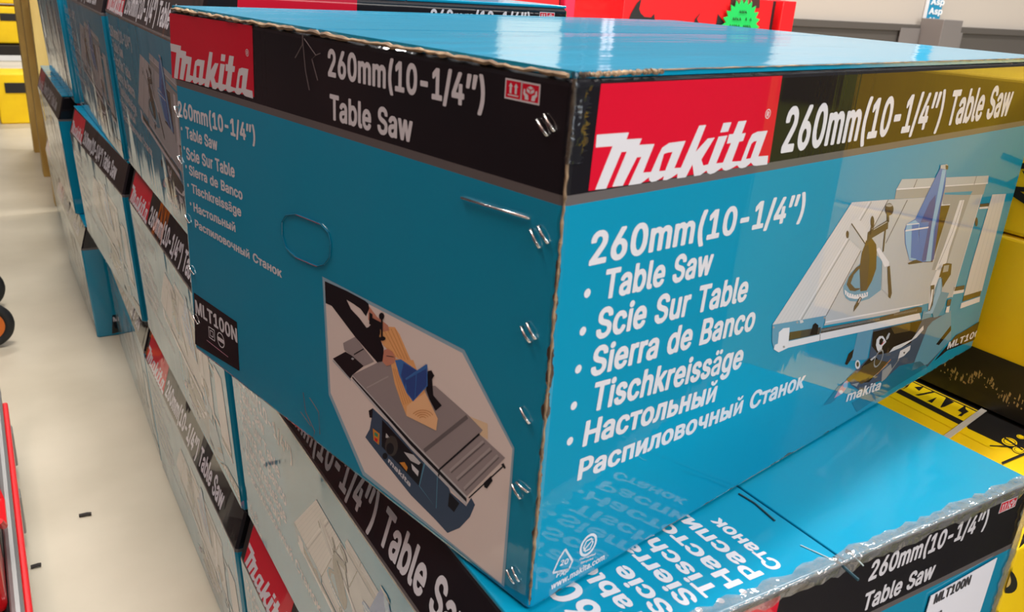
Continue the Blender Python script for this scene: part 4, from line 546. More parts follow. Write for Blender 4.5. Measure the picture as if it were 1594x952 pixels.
# ------------------------------------------------------------------ top panel
Tp = Art()
for s_, x_, y1_ in [('260mm(10-1/4”)', 0.062, 0.30), ('Table Saw', 0.086, 0.155), ('Scie Sur Table', 0.108, 0.215), ('Sierra de Banco', 0.131, 0.235), ('Tischkreissäge', 0.152, 0.222), ('Настольный', 0.174, 0.195)]:
    Tp.text('white', 1, s_, (0.018, -x_), (y1_, -x_), (0.018, -x_ + (0.024 if x_ < .07 else 0.0150)), raw=True)
Tp.text('white', 1, 'Распиловочный', (0.018, -0.196), (0.235, -0.196), (0.018, -0.181), raw=True); Tp.text('white', 1, 'Станок', (0.018, -0.217), (0.088, -0.217), (0.018, -0.204), raw=True)
for x_ in (0.079, 0.101, 0.124, 0.145, 0.167): Tp.oval('white', 1, (0.011, -x_), 0.0028, 0.0028, raw=True, n=12)

R.umax = CW - 0.002; Lp.umax = CD - 0.002

# ------------------------------------------------------------------ setting
def noise_mat(name, c1, c2, scale, rough=0.6, detail=6, bump=0.0, stretch=(1, 1, 1), coat=0.0, lo=0.3, hi=0.7):
    m = bpy.data.materials.new(name); t = nt(m); N = t.nodes; L = t.links; b = N['Principled BSDF']
    tc = N.new('ShaderNodeTexCoord'); mp = N.new('ShaderNodeMapping'); mp.inputs['Scale'].default_value = stretch
    n = N.new('ShaderNodeTexNoise'); n.inputs['Scale'].default_value = scale; n.inputs['Detail'].default_value = detail
    r = N.new('ShaderNodeValToRGB'); r.color_ramp.elements[0].color = (*c1, 1); r.color_ramp.elements[1].color = (*c2, 1)
    r.color_ramp.elements[0].position = lo; r.color_ramp.elements[1].position = hi
    L.new(tc.outputs['Object'], mp.inputs[0]); L.new(mp.outputs[0], n.inputs['Vector']); L.new(n.outputs['Fac'], r.inputs[0]); L.new(r.outputs[0], b.inputs['Base Color'])
    b.inputs['Roughness'].default_value = rough; b.inputs['Coat Weight'].default_value = coat; b.inputs['Coat Roughness'].default_value = 0.1
    if bump:
        bp = N.new('ShaderNodeBump'); bp.inputs['Distance'].default_value = bump; L.new(n.outputs['Fac'], bp.inputs['Height']); L.new(bp.outputs[0], b.inputs['Normal'])
    return m
concrete = noise_mat('polished_concrete', (0.43, 0.37, 0.27), (0.62, 0.545, 0.42), 2.3, 0.42, 10, 0.0015, lo=0.25, hi=0.75)
painted = principled('painted_wall_grey', (0.42, 0.43, 0.45), 0.7)
white_wall = principled('white_wall', (0.6, 0.6, 0.6), 0.7); far_wall = principled('far_right_wall', (0.25, 0.25, 0.26), 0.7)
mb = MB(); mb.box((-9, -8, -0.1), (14, 22, 0), concrete); tag(mb.build('floor'), 'beige polished concrete floor of the aisle', None, kind='structure')
mb = MB(); mb.box((-9, 21, 0), (14, 21.2, 5), painted); tag(mb.build('wall_back'), 'grey back wall', None, kind='structure')
mb = MB(); mb.box((13.8, -8, 0), (14, 21, 5), far_wall); tag(mb.build('wall_right'), 'grey right wall', None, kind='structure')
mb = MB(); mb.box((-9, -8, 0), (-8.8, 21, 5), painted); tag(mb.build('wall_left'), 'grey left wall', None, kind='structure')

# ------------------------------------------------------------------ table saw cartons
mat_main = body_material('printed_cardboard', CW, CD, False)
PW, PD = 0.775, 0.535
mat_wrap = body_material('film_wrapped_cardboard', PD, PW, True)
kraft = noise_mat('bare_kraft_board', (0.10, 0.06, 0.035), (0.42, 0.29, 0.17), 60, 0.8, 4, 0.001)
steel = principled('staple_wire', (0.62, 0.60, 0.58), 0.25, metal=1.0)
film_ = bpy.data.materials.new('stretch_film'); t_ = nt(film_); b_ = t_.nodes['Principled BSDF']
b_.inputs['Base Color'].default_value = (0.35, 0.34, 0.33, 1); b_.inputs['Roughness'].default_value = 0.12; b_.inputs['IOR'].default_value = 1.7
b_.inputs['Specular IOR Level'].default_value = 1.0; b_.inputs['Coat Weight'].default_value = 1.0; b_.inputs['Coat Roughness'].default_value = 0.05
b_.inputs['Alpha'].default_value = 0.48
add_bump(t_, b_, 'crinkle')

def walls(mb, sx, sy, h, mat, bulge=0.0):
    """four printed walls and a bottom, edges softly rounded"""
    mb.box((0, 0, 0), (sx, sy, h), mat, 0.0045)

BUL = 0.016; LEAN = -0.004
def lean(v):                                     # wall of a loaded carton: leans out up to the black band, film pulls the band back in
    return BUL * v / 0.2885 if v < 0.2885 else BUL - (BUL + LEAN + 0.008) * (v - 0.2885) / (CH - 0.2885)
def wrapped_walls(mb, sx, sy, h, mat):
    zs = [0.0, 0.003, 0.2885, h - 0.004, h]; r = 0.004
    ring = []
    for z in zs:
        ins = (0.003 if z == 0 else 0.0) + (0.003 if z == h else 0.0); xl = -lean(z) + ins
        ring.append([(xl + r, ins, z), (sx - r - ins, ins, z), (sx - ins, ins + r, z), (sx - ins, sy - r - ins, z), (sx - r - ins, sy - ins, z), (xl + r, sy - ins, z), (xl, sy - r - ins, z), (xl, ins + r, z)])
    vs = [p for q in ring for p in q]; fs = []
    for i in range(len(zs) - 1):
        for j in range(8): a = i * 8 + j; b = i * 8 + (j + 1) % 8; fs.append((a, b, b + 8, a + 8))
    fs.append(tuple(range(8))[::-1]); fs.append(tuple((len(zs) - 1) * 8 + j for j in range(8)))
    mb.add(vs, fs, mat)
# ---- wrapped carton used along the aisle (R panel faces the aisle, L panel faces the camera)
def make_wrapped(label, loc, rz=0.0):
    root = thing('table_saw_carton', label, 'box', loc, rz, 'cardboard cartons stacked along the aisle')
    mb = MB(); wrapped_walls(mb, PD, PW, CH - 0.004, mat_wrap)
    R.emit(mb, (0, PW, 0), (0, -1, 0), (0, 0, 1), (-1, 0, 0), True, su=PW / CW, prof=lean)
    R.emit(mb, (PD, 0, 0), (0, 1, 0), (0, 0, 1), (1, 0, 0), True, su=PW / CW)
    Lp.emit(mb, (0.040, 0, 0), (1, 0, 0), (0, 0, 1), (0, -1, 0), True, su=0.92)
    mb.build('carton_body', root, recalc=False)
    for k in (0, 1):
        mb = MB(); x0 = 0.001 if k == 0 else PD / 2 + 0.001; x1 = PD / 2 - 0.001 if k == 0 else PD - 0.002
        mb.box((x0, 0.002, CH - 0.004), (x1, PW - 0.002, CH), top_ink(), 0.0012)
        if k == 0: Tp.emit(mb, (0, 0, CH), (0, 1, 0), (-1, 0, 0), (0, 0, 1), True)
        mb.build('top_flap', root, recalc=False)
    return root
AX = 0.262
near = make_wrapped('film-wrapped carton directly under the turned one, blue top with white lettering at lower right', (AX, 0.325, Z0))

ROW = [  # x, y, z, turn, label
    (0.264, 0.330, 0.0, 0.0, 'wrapped carton on the floor nearest the camera, red logo at the bottom edge'),
    (0.260, 1.118, 0.0, 0.0, 'wrapped carton on the floor, second from the camera along the aisle'),
    (0.262, 1.914, 0.0, -0.025, 'wrapped carton on the floor, third from the camera, left of the second black band'),
    (0.224, 2.742, 0.0, 0.0, 'carton on the floor jutting into the aisle, blue end face and red logo'),
    (0.257, 1.112, Z0, 0.0, 'middle layer carton behind the turned one, bright red logo at its left end'),
    (0.250, 1.915, Z0, 0.03, 'middle layer carton farther up the aisle, with a tilted rounded black band'),
    (0.215, 2.880, Z0, 0.0, 'dull wrapped carton in the middle layer standing above the one that juts out'),
    (0.252, 1.135, Z1, 0.0, 'wrapped carton in the top layer touching the far end of the turned carton'),
    (0.246, 1.922, Z1, 0.0, 'wrapped carton in the top layer with a bright blue left margin'),
    (0.235, 2.715, Z1, 0.0, 'grey looking wrapped carton in the top layer, last before the timber crate'),
    (0.250, 3.545, 0.0, 0.0, 'wrapped carton at floor level at the far end of the row'),
]
for x, y, z, rz, lab_ in ROW:
    r_ = dup(near, (x, y, z), rz, lab_)
    if z == Z1 and y < 1.2: r_.scale = (1, 1, 1.03)     # this one bulges a little above its neighbours
# crumpled film along the top edges of the near carton
def crumple(name, parent, p0, p1, w_top, w_side, tn, sn, seed, amp=0.004, mat=film_):
    rnd = random.Random(seed); mb = MB(); n = 60; m_ = 9; vs = []; p0 = Vector(p0); p1 = Vector(p1); tn = Vector(tn); sn = Vector(sn)
    for i in range(n + 1):
        c = p0.lerp(p1, i / n); wt = w_top * (0.65 + 0.5 * rnd.random()); ws = w_side * (0.7 + 0.5 * rnd.random())
        for j in range(m_):
            f = j / (m_ - 1) * 2 - 1
            d = -sn * (wt * -f) if f < 0 else -tn * (ws * f)
            if f < 0: d = sn * (wt * f)
            o = (tn + sn).normalized() * (0.0022 + amp * rnd.random() * (1.0 - 0.85 * abs(f)))
            vs.append(c + d + o)
    fs = [(i * m_ + j, i * m_ + j + 1, (i + 1) * m_ + j + 1, (i + 1) * m_ + j) for i in range(n) for j in range(m_ - 1)]
    mb.add(vs, fs, mat); o = mb.build(name, parent, smooth=True); return o
crumple('plastic_wrap', near, (0.0, 0, CH), (PD, 0, CH), 0.013, 0.012, (0, 0, 1), (0, -1, 0), 3, 0.0045)
crumple('plastic_wrap', near, (PD, 0, CH * 0.1), (PD, 0, CH), 0.010, 0.012, (1, 0, 0), (0, -1, 0), 5, 0.0012)
# torn scars on the blue top
def strokes(mb, pts, w, mat, plane, off):
    q = [plane(p) + off for p in pts]
    for a, b in zip(q, q[1:]):
        d = (b - a).normalized(); n = d.cross(Vector(off).normalized()) * w / 2; mb.add([a + n, b + n, b - n, a - n], [(0, 1, 2, 3)], mat)
tear = principled('torn_film_dark', (0.01, 0.05, 0.07), 0.6); pale = principled('torn_film_edge', (0.45, 0.55, 0.55), 0.3)  # dark and pale lines of the tears themselves
for pts, w_, mt_ in (([(1150, 768), (1175, 783), (1206, 810)], 0.0009, tear), ([(1302, 872), (1320, 888), (1336, 902)], 0.0012, tear), ([(1246, 848), (1290, 868), (1304, 874)], 0.0005, pale), ([(1320, 858), (1330, 866), (1344, 880)], 0.0005, pale), ([(1296, 868), (1305, 871)], 0.0018, tear), ([(1316, 857), (1330, 862)], 0.0018, tear)):
    q_ = [at_z(p, Z0 + CH + 0.0006) - Vector((AX, 0.325, Z0)) for p in pts]; mb = MB(); mb.tube(q_, w_, mt_, 6); mb.build('film_tear', near)
# shipping label on its front
mb = MB(); lab = principled('paper_label', (0.72, 0.71, 0.78), 0.6); yf = 0.325
P3 = [at_y(p, yf) for p in [(1446, 925), (1549, 866), (1500, 1010), (1395, 1100)]]
P3[2].x = P3[1].x; P3[3].x = P3[0].x; P3[2].z = P3[1].z - 0.16; P3[3].z = P3[0].z - 0.16
O = Vector((AX, 0.325, Z0)); mb.prism([p - O + Vector((0, -0.0022, 0)) for p in P3], (0, 0.0006, 0), lab)
def text3(mb, s, a, b, hgt, mat, N):
    X = b - a; Y = Vector(N).cross(X).normalized() * hgt
    if Y.dot(Vector((0, 0, 1))) < 0 and abs(N[2]) < .5: Y = -Y
    for q, tr in lettering(s): mb.add([a + X * u + Y * v + Vector(N) * 0.0004 for u, v in q], tr, mat)
a = at_y((1449, 937), yf) - O + Vector((0, -0.0024, 0)); b = at_y((1505, 906), yf) - O + Vector((0, -0.0024, 0))
pen = principled('label_ink', (0.03, 0.03, 0.04), 0.6)
text3(mb, 'MLT100N', a, b, 0.011, pen, (0, -1, 0))
dz_ = Vector((0, 0, -0.02)); text3(mb, '$1018', a + dz_, a + (b - a) * 0.35 + dz_, 0.006, pen, (0, -1, 0))
mb.build('shipping_label', near, recalc=False)['label'] = 'white paper label with black printed code'

# ---- the turned carton on top
main = thing('table_saw_carton', 'large unwrapped blue carton turned askew on top of the stack, stapled, red logos', 'box', MO, -MA, 'cardboard cartons stacked along the aisle')
mb = MB(); walls(mb, CW, CD, CH - 0.004, mat_main)
R.emit(mb, (0, 0, 0), (1, 0, 0), (0, 0, 1), (0, -1, 0), False)
Lp.emit(mb, (0, CD, 0), (0, -1, 0), (0, 0, 1), (-1, 0, 0), False)
mb.build('carton_body', main, recalc=False)
for k in (0, 1):
    mb = MB(); y0 = 0.002 if k == 0 else CD / 2 + 0.0015; y1 = CD / 2 - 0.0015 if k == 0 else CD - 0.002
    # a gently sagging flap
    n = 14; vs = []; fs = []
    for lv in (0, 1):
        for i in range(n + 1):
            for j in range(7):
                u = i / n; v = j / 6; z = CH - 0.004 + lv * 0.004 + (0.002 * math.sin(math.pi * v) * math.sin(math.pi * u)) * (0.5 if k else 1.0)
                vs.append((0.002 + (CW - 0.004) * u, y0 + (y1 - y0) * v, z))
    M_ = (n + 1) * 7
    for i in range(n):
        for j in range(6):
            a = i * 7 + j; fs.append((a, a + 1, a + 8, a + 7)); fs.append((M_ + a, M_ + a + 7, M_ + a + 8, M_ + a + 1))
    for i in range(n):
        for j in (0, 6): a = i * 7 + j; fs.append((a, a + 7, M_ + a + 7, M_ + a))
    for j in range(6):
        for i in (0, n): a = i * 7 + j; fs.append((a, a + 1, M_ + a + 1, M_ + a))
    mb.add(vs, fs, top_ink())
    mb.build('top_flap', main, smooth=False)
# frayed cardboard lip along the upper left edge and down the near corner
def frayed(name, p0, p1, w, seed, parent, mat=kraft, n=90):
    rnd = random.Random(seed); mb = MB(); p0 = Vector(p0); p1 = Vector(p1); pts = []; rs = []
    for i in range(n + 1):
        c = p0.lerp(p1, i / n) + Vector((rnd.uniform(-1, 1), rnd.uniform(-1, 1), rnd.uniform(-1, 1))) * w * 0.28
        pts.append(c); rs.append(w * (0.35 + 0.5 * rnd.random()))
    mb.tube(pts, rs, mat, 6); return mb.build(name, parent)
frayed('frayed_edge', (0.0, 0.004, CH - 0.003), (0.0, CD - 0.004, CH - 0.003), 0.0026, 1, main)['label'] = 'bare brown cardboard edge'
frayed('frayed_edge', (0.0005, 0.0005, 0.01), (0.0005, 0.0005, CH - 0.004), 0.0015, 2, main)['label'] = 'bare brown cardboard edge'
frayed('frayed_edge', (0.004, 0.0, CH - 0.002), (0.075, 0.0, CH - 0.001), 0.0021, 4, main)['label'] = 'bare brown cardboard edge'
frayed('frayed_edge', (0.075, 0.001, CH - 0.0005), (CW - 0.01, 0.001, CH - 0.0005), 0.0007, 6, main)['label'] = 'bare brown cardboard edge'
tape_ = bpy.data.materials.new('clear_tape'); t_ = nt(tape_); b_ = t_.nodes['Principled BSDF']
b_.inputs['Base Color'].default_value = (0.02, 0.02, 0.025, 1); b_.inputs['Roughness'].default_value = 0.10; b_.inputs['Alpha'].default_value = 0.65; b_.inputs['Coat Weight'].default_value = 1.0
add_bump(t_, b_, 'crinkle')
crumple('plastic_wrap', main, (0.0, 0.0, CH - 0.050), (0.0, 0.0, CH), 0.003, 0.014, (-1, 0, 0), (0, -1, 0), 11, 0.0012, tape_)
# staples on the left wall
def lp3(p, off=0.0016):
    u, v = left_uv(p); return Vector((-off, CD - u, v))
for a, b in [((839, 186), (854, 210)), ((850, 178), (865, 203)), ((829, 357), (842, 384)), ((841, 352), (855, 377)), ((814, 508), (827, 531)), ((823, 502), (836, 526)),
             ((813, 634), (826, 657)), ((800, 753), (812, 774)), ((807, 749), (824, 764)), ((792, 886), (802, 906)), ((800, 882), (810, 903)),
             ((274, 166), (279, 182)), ((279, 243), (284, 254)), ((291, 334), (296, 346)), ((297, 414), (303, 426)), ((303, 490), (309, 503))]:
    mb = MB(); A = lp3(a); B = lp3(b); mb.tube([lp3(a, -0.001), A, A.lerp(B, .5) - Vector((0.0006, 0, 0)), B, lp3(b, -0.001)], 0.0009, steel, 8); mb.build('staple', main, smooth=True)
mb = MB(); mb.tube([lp3((720, 309), -.001), lp3((721, 307)), lp3((770, 322)), lp3((823, 338)), lp3((825, 341), -.001)], 0.0008, steel, 8)
mb.build('staple', main, smooth=True)['label'] = 'long straight wire staple'
# punched hand hole, pushed slightly inwards
mb = MB(); hole = [left_uv(p) for p in [(440, 345), (446, 335), (462, 333), (500, 348), (512, 362), (516, 380), (514, 400), (506, 411), (495, 414), (462, 400), (446, 385), (440, 365)]]
for a, b in zip(hole, hole[1:] + hole[:1]):
    mb.tube([Vector((-0.0006, CD - a[0], a[1])), Vector((-0.0006, CD - b[0], b[1]))], 0.0007, ink('cutline', False), 6)
mb.build('hand_hole_cut', main)
# scuffs: pale scratches on the left wall
mb = MB(); sc_mat = principled('scuffed_paper', (0.10, 0.07, 0.07), 0.8)
for pts in [[(474, 52), (473, 70), (462, 90)], [(473, 56), (478, 110), (484, 140)], [(476, 60), (494, 86), (488, 92), (497, 125)], [(494, 86), (501, 83)],
            [(474, 610), (478, 640), (492, 670), (488, 690)], [(484, 618), (498, 640), (500, 675)], [(470, 640), (486, 662)]]:
    q = [lp3(p, 0.0014) for p in pts]
    mb = MB(); mb.tube(q, 0.00035, sc_mat, 5); mb.build('scuff_mark', main)
# crease of film near the logo on the front wall
def fp3(p, off=0.0014):
    u, v = front_uv(p); return Vector((u, -off, v))

# ------------------------------------------------------------------ yellow cartons on the right
yel = noise_mat('yellow_carton', (0.88, 0.56, 0.0), (0.97, 0.66, 0.0), 9, 0.55, 5, 0.0006)
blk = noise_mat('worn_black_print', (0.012, 0.010, 0.009), (0.022, 0.018, 0.014), 30, 0.45, 5, coat=0.2)
blk2 = principled('black_print', (0.012, 0.011, 0.011), 0.45)
yprint = principled('yellow_print', (0.95, 0.66, 0.004), 0.55, spec=0.2)
DZ = 0.64                                       # top of the lower yellow carton
lower = thing('power_tool_carton', 'yellow carton beside the blue top, letters in a black band and a white strap', 'box', (0.806, 0.325, 0), 0, 'yellow power tool cartons')
def L3(p, z, off=0.0012): return at_z(p, z) + Vector((0, 0, off)) - Vector((0.806, 0.325, 0))
mb = MB(); mb.box((0, 0, 0), (0.80, 0.80, DZ), yel, 0.004)
cD = lambda pts: crop(1340, 580, 5.287, pts)
def flat(mb, pts, layer, mat): q = [L3(p, DZ, 0.0004 + layer * 0.0001) for p in pts]; q = [Vector((min(max(p.x, 0.001), 0.799), min(max(p.y, 0.001), 0.799), p.z)) for p in q]; mb.add(q, [tuple(t) for t in tessellate_polygon([q])], mat)
def slope(x): return 46 + (x - 400) * (330 - 50) / 585.0
flat(mb, cD([(150, 52), (300, -60), (640, -60), (1500, 330), (1500, 760), (1160, 590), (885, 465), (850, 440), (815, 432)]), 0, blk2)
flat(mb, cD([(120, 45), (280, 100), (300, 128), (850, 406), (880, 460), (1160, 592), (1100, 640), (150, 150)]), 1, yprint)
flat(mb, cD([(150, 92), (258, 148), (815, 432), (850, 406), (300, 128), (190, 72)]), 2, blk2)
flat(mb, cD([(300, 124), (190, 66), (290, 0), (402, 52), (985, 322), (850, 404)]), 2, yprint)
for pts in [[(312, 118), (404, 62), (975, 326), (968, 332), (404, 70), (322, 120)], [(340, 142), (385, 118), (418, 72), (368, 86), (372, 112)], [(440, 120), (520, 116), (478, 152)], [(444, 184), (592, 154), (612, 164), (476, 192)],
            [(540, 238), (626, 204), (584, 252), (560, 240)], [(653, 284), (702, 206), (768, 244), (690, 282), (660, 290)], [(796, 356), (830, 332), (796, 312), (862, 268), (860, 300), (888, 322), (850, 342), (826, 362)],
            [(300, 134), (848, 402), (840, 408), (296, 138)]]:
    flat(mb, cD(pts), 3, blk2)
# small drawing of a saw on wheels
for c_, r_ in (((1222, 572), 62), ((1315, 530), 34), ((1300, 640), 50)):
    for rr, mt, ly in ((r_, blk2, 3), (r_ * .92, yprint, 4), (r_ * .72, blk2, 5), (r_ * .62, yprint, 6)):
        flat(mb, cD([(c_[0] + rr * 1.15 * math.cos(k * .3927), c_[1] + rr * .62 * math.sin(k * .3927 + .35)) for k in range(16)]), ly, mt)
for a, b, w in (((1060, 605), (1235, 612), 9), ((1160, 750), (1420, 640), 22), ((1180, 540), (1330, 640), 12), ((1300, 500), (1420, 560), 12)):
    dx, dy = b[0] - a[0], b[1] - a[1]; l_ = math.hypot(dx, dy); nx, ny = -dy / l_ * w / 2, dx / l_ * w / 2
    flat(mb, cD([(a[0] + nx, a[1] + ny), (b[0] + nx, b[1] + ny), (b[0] - nx, b[1] - ny), (a[0] - nx, a[1] - ny)]), 7, blk2)
# front wall picture: bar, spoked wheel, foot
cF = lambda pts: crop(1460, 740, 4.49, pts)
def ffront(pts, layer, mat): 
    q = [at_y(p, 0.325) + Vector((0, -0.0004 - layer * 0.0001, 0)) - Vector((0.806, 0.325, 0)) for p in pts]; q = [Vector((max(p.x, 0.001), p.y, p.z)) for p in q]; mb.add(q, [tuple(t) for t in tessellate_polygon([q])], mat)
ffront(cF([(380, 560), (540, 450), (575, 415), (760, 330), (800, 380), (602, 470), (410, 582), (360, 610)]), 0, blk2)
ffront(cF([(350, 560 + 10), (575, 430), (600, 440), (380, 570)]), 1, principled('grey_print', (0.05, 0.045, 0.04), .5))
def tyre(cx, cy, rx, ry, tilt, ly, mt):
    ffront(cF([(cx + rx * math.cos(k * .2618) * math.cos(tilt) - ry * math.sin(k * .2618) * math.sin(tilt), cy + rx * math.cos(k * .2618) * math.sin(tilt) + ry * math.sin(k * .2618) * math.cos(tilt)) for k in range(24)]), ly, mt)
gold = principled('gold_print', (0.62, 0.40, 0.10), .5)
tyre(455, 718, 118, 80, 0.85, 0, blk2); tyre(440, 712, 78, 58, 0.85, 1, gold); tyre(440, 712, 20, 15, 0.85, 3, yprint)
for k in range(10):
    t = k * 0.628; ffront(cF([(440 + 8 * math.cos(t + 1.57), 712 + 8 * math.sin(t + 1.57)), (440 + 60 * math.cos(t), 712 + 60 * math.sin(t)), (440 + 8 * math.cos(t - 1.57) * .3, 712 + 8 * math.sin(t - 1.57) * .3)]), 2, blk2)
ffront(cF([(300, 780), (335, 815), (360, 900), (395, 952), (430, 1100), (300, 1100), (290, 960), (310, 900)]), 0, blk2)
mb.build('carton_body', lower, recalc=False)
q = [L3(p, DZ, 0.0035) for p in cD([(685, 540), (1040, 298), (1085, 318), (738, 560)])]; d0 = (q[1] - q[0]).normalized(); d1 = (q[2] - q[3]).normalized()
q = [q[0] - d0 * 0.06, q[1] + d0 * 0.001, q[2] + d1 * 0.001, q[3] - d1 * 0.06]
for p in q: p.x = min(max(p.x, 0.0015), 0.256)
mb = MB(); mb.prism([q[0], q[1], q[2], q[3]], (0, 0, 0.0009), principled('white_strapping', (0.60, 0.56, 0.48), 0.35)); mb.build('strap', lower)['label'] = 'white plastic strapping band'

def upper_carton(z0, z1, label, seed):
    r = thing('power_tool_carton', label, 'box', (1.065, 0.33, z0 + 0.004), 0, 'yellow power tool cartons')
    mb = MB(); mb.box((0, 0, 0), (0.54, 0.78, z1 - z0), yel, 0.005)
    return r, mb
up, mb = upper_carton(DZ, 0.865, 'yellow carton with a scuffed black band along its foot, right of the turned carton', 1)
def side(mb, pts, layer, mat, z0):
    q = [at_x(p, 1.065) + Vector((-0.0008 - layer * 0.0003, 0, 0)) - Vector((1.065, 0.33, z0)) for p in pts]; mb.add(q, [tuple(t) for t in tessellate_polygon([q])], mat)
zb = 0.714 - DZ
mb.add([(-0.001, 0.002, 0.002), (-0.001, 0.778, 0.002), (-0.001, 0.778, zb), (-0.001, 0.002, zb)], [(0, 1, 2, 3)], blk)
rnd = random.Random(5); bare = principled('bare_yellow_paper', (0.55, 0.40, 0.16), 0.7)
for k in range(150):                                   # rubbed-off streaks, kept to a ragged belt
    y = 0.10 + rnd.random() * 0.30; zc = 0.016 + 0.014 * rnd.random() + 0.012 * math.sin(y * 40) ** 2; h = 0.002 + 0.010 * rnd.random() ** 2; w = 0.0006 + 0.0016 * rnd.random()
    mb.add([(-0.0014, y, zc), (-0.0014, y + w, zc + h * .2), (-0.0014, y + w * .8, zc + h), (-0.0014, y - w * .4, zc + h * .7)], [(0, 1, 2, 3)], bare)
mb.build('carton_body', up, recalc=False)
up2, mb = upper_carton(0.867, 1.05, 'yellow carton with black frame drawing, topmost at the right edge', 2)
for pts in [[(1586, 259), (1640, 256), (1640, 266), (1585, 268)], [(1579, 295), (1640, 299), (1640, 307), (1577, 302)], [(1577, 302), (1586, 302), (1640, 340), (1640, 352), (1575, 310)], [(1590, 270), (1600, 276), (1612, 300), (1604, 300), (1596, 282)]]:
    side(mb, pts, 0, blk2, 0.867)
mb.build('carton_body', up2, recalc=False)
# unseen carton and cupboard, added for their reflections in the glossy front wall
grn = noise_mat('green_carton', (0.16, 0.24, 0.02), (0.28, 0.36, 0.04), 6, 0.5, 4)
for nm, lb, x, y, dy, z1, mt in (('added_green_carton', 'unseen olive green carton added beyond the right edge, mirrored in the glossy black band', 1.15, 0.185, 0.13, 1.16, grn), ('tool_cupboard', 'unseen dark blue grey cupboard added beyond the right edge for its reflection', 1.20, -1.3, 1.46, 1.5, principled('dark_cupboard', (0.015, 0.018, 0.03), .5))):
    rt = thing(nm, lb, 'box' if z1 < 1.3 else 'cupboard', (x, y, 0)); mb = MB(); mb.box((0, 0, 0), (0.5, dy, z1), mt, 0.005); mb.build('carton_body' if z1 < 1.3 else 'cupboard_body', rt)
    mb = MB(); mb.box((-0.004, dy * .2, z1 * .85), (0.0, dy * .8, z1 * .93), blk2); mb.build('printed_band' if z1 < 1.3 else 'door_panel', rt)
# ------------------------------------------------------------------ behind: red tool cartons, shelf, panel
redm = principled('red_gloss_print', (0.70, 0.006, 0.01), 0.35, coat=0.4)
redp = principled('red_pink_print', (0.85, 0.02, 0.08), 0.4)
Y1 = 2.0
rb = thing('red_tool_cabinet', 'red carton with black splash print behind the turned carton', 'cabinet', (0, 0, 0))
def bx(mb, xa, xb, za, zb_, ya, yb, mat, bev=0.0): mb.box((xa, ya, za), (xb, yb, zb_), mat, bev)
xa = at_y((967, 40), Y1).x; xb = at_y((1197, 50), Y1).x; xc = at_y((1208, 50), Y1).x; xd = at_y((1227, 60), Y1).x
mb = MB(); bx(mb, xa, xb, 0.0, 1.115, Y1, Y1 + 0.28, redm, 0.004)
cR = lambda pts: crop(880, 0, 4.408, pts)
def rp(pts, layer, mat): q = [at_y(p, Y1) + Vector((0, -0.001 - 0.0006 * layer, 0)) for p in pts]; mb.add(q, [tuple(t) for t in tessellate_polygon([q])], mat)
rp(cR([(520, -8), (505, 60), (515, 90), (540, 115), (585, 120), (608, 95), (612, 140), (640, 180), (700, 260), (420, 260), (425, 160), (450, 90), (490, 20)]), 1, blk2)
rp(cR([(797, 135), (808, 200), (820, 300), (770, 300), (780, 200)]), 1, blk2)
rp(cR([(928, 85), (900, 130), (920, 170), (945, 155), (925, 185), (915, 300), (850, 300), (875, 200), (888, 130)]), 1, blk2)
rp(cR([(1045, 95), (1085, 150), (1095, 175), (1080, 300), (960, 300), (1000, 215), (1035, 160)]), 1, blk2)
rp(cR([(1140, -30), (1335, -30), (1330, 55), (1130, 48)]), 1, principled('maroon_print', (0.05, 0.012, 0.01), .5))
q0 = at_y(cR([(1158, 28)])[0], Y1); q1 = at_y(cR([(1272, 30)])[0], Y1); q0.y -= 0.003; q1.y -= 0.003; q1.z = q0.z
text3(mb, 'TINGTOOLS', q0, q1, 0.022, principled('salmon_print', (0.6, 0.18, 0.12), .5), (0, -1, 0))
mb.build('cabinet_body', rb, recalc=False)
mb = MB(); bx(mb, xb + 0.001, xc, 0, 1.112, Y1 + 0.02, Y1 + 0.27, principled('dark_gap_board', (0.02, 0.008, 0.01), .6)); mb.build('side_recess', rb)
mb = MB(); bx(mb, xc, xd, 0, 1.115, Y1 - 0.01, Y1 + 0.28, redm, 0.003); mb.build('side_post', rb)
# green starburst price card
mb = MB(); ctr = at_y((1153, 41), Y1 - 0.012); pts = []
rad = (at_y((1182, 41), Y1).x - at_y((1153, 41), Y1).x)
for k in range(44):
    t = k / 44 * 6.2832; rr = rad * (1.0 if k % 2 == 0 else 0.80); pts.append(ctr + Vector((math.cos(t) * rr, 0, math.sin(t) * rr * 1.0)))
mb.prism(pts, (0, 0.002, 0), principled('green_card', (0.0, 0.52, 0.09), 0.6))
gi = principled('pen_strokes', (0.0, 0.16, 0.03), 0.6); rnd = random.Random(9)
for row, (wd_) in enumerate((0.35, 0.9, 1.1, 0.5, 1.2)):
    z = ctr.z + rad * (0.5 - 0.26 * row); x = ctr.x - rad * wd_ * .55
    while x < ctr.x + rad * wd_ * .5:
        l_ = rad * (0.05 + 0.07 * rnd.random()); mb.tube([Vector((x, ctr.y - .001, z)), Vector((x + l_ * .4, ctr.y - .001, z + rad * .07)), Vector((x + l_, ctr.y - .001, z - rad * .02))], 0.0018, gi, 4); x += l_ * (1.4 + (rnd.random() < .2) * 2)
tag(mb.build('price_card'), 'fluorescent green starburst card with handwriting, stuck on the red cabinet', 'sign')
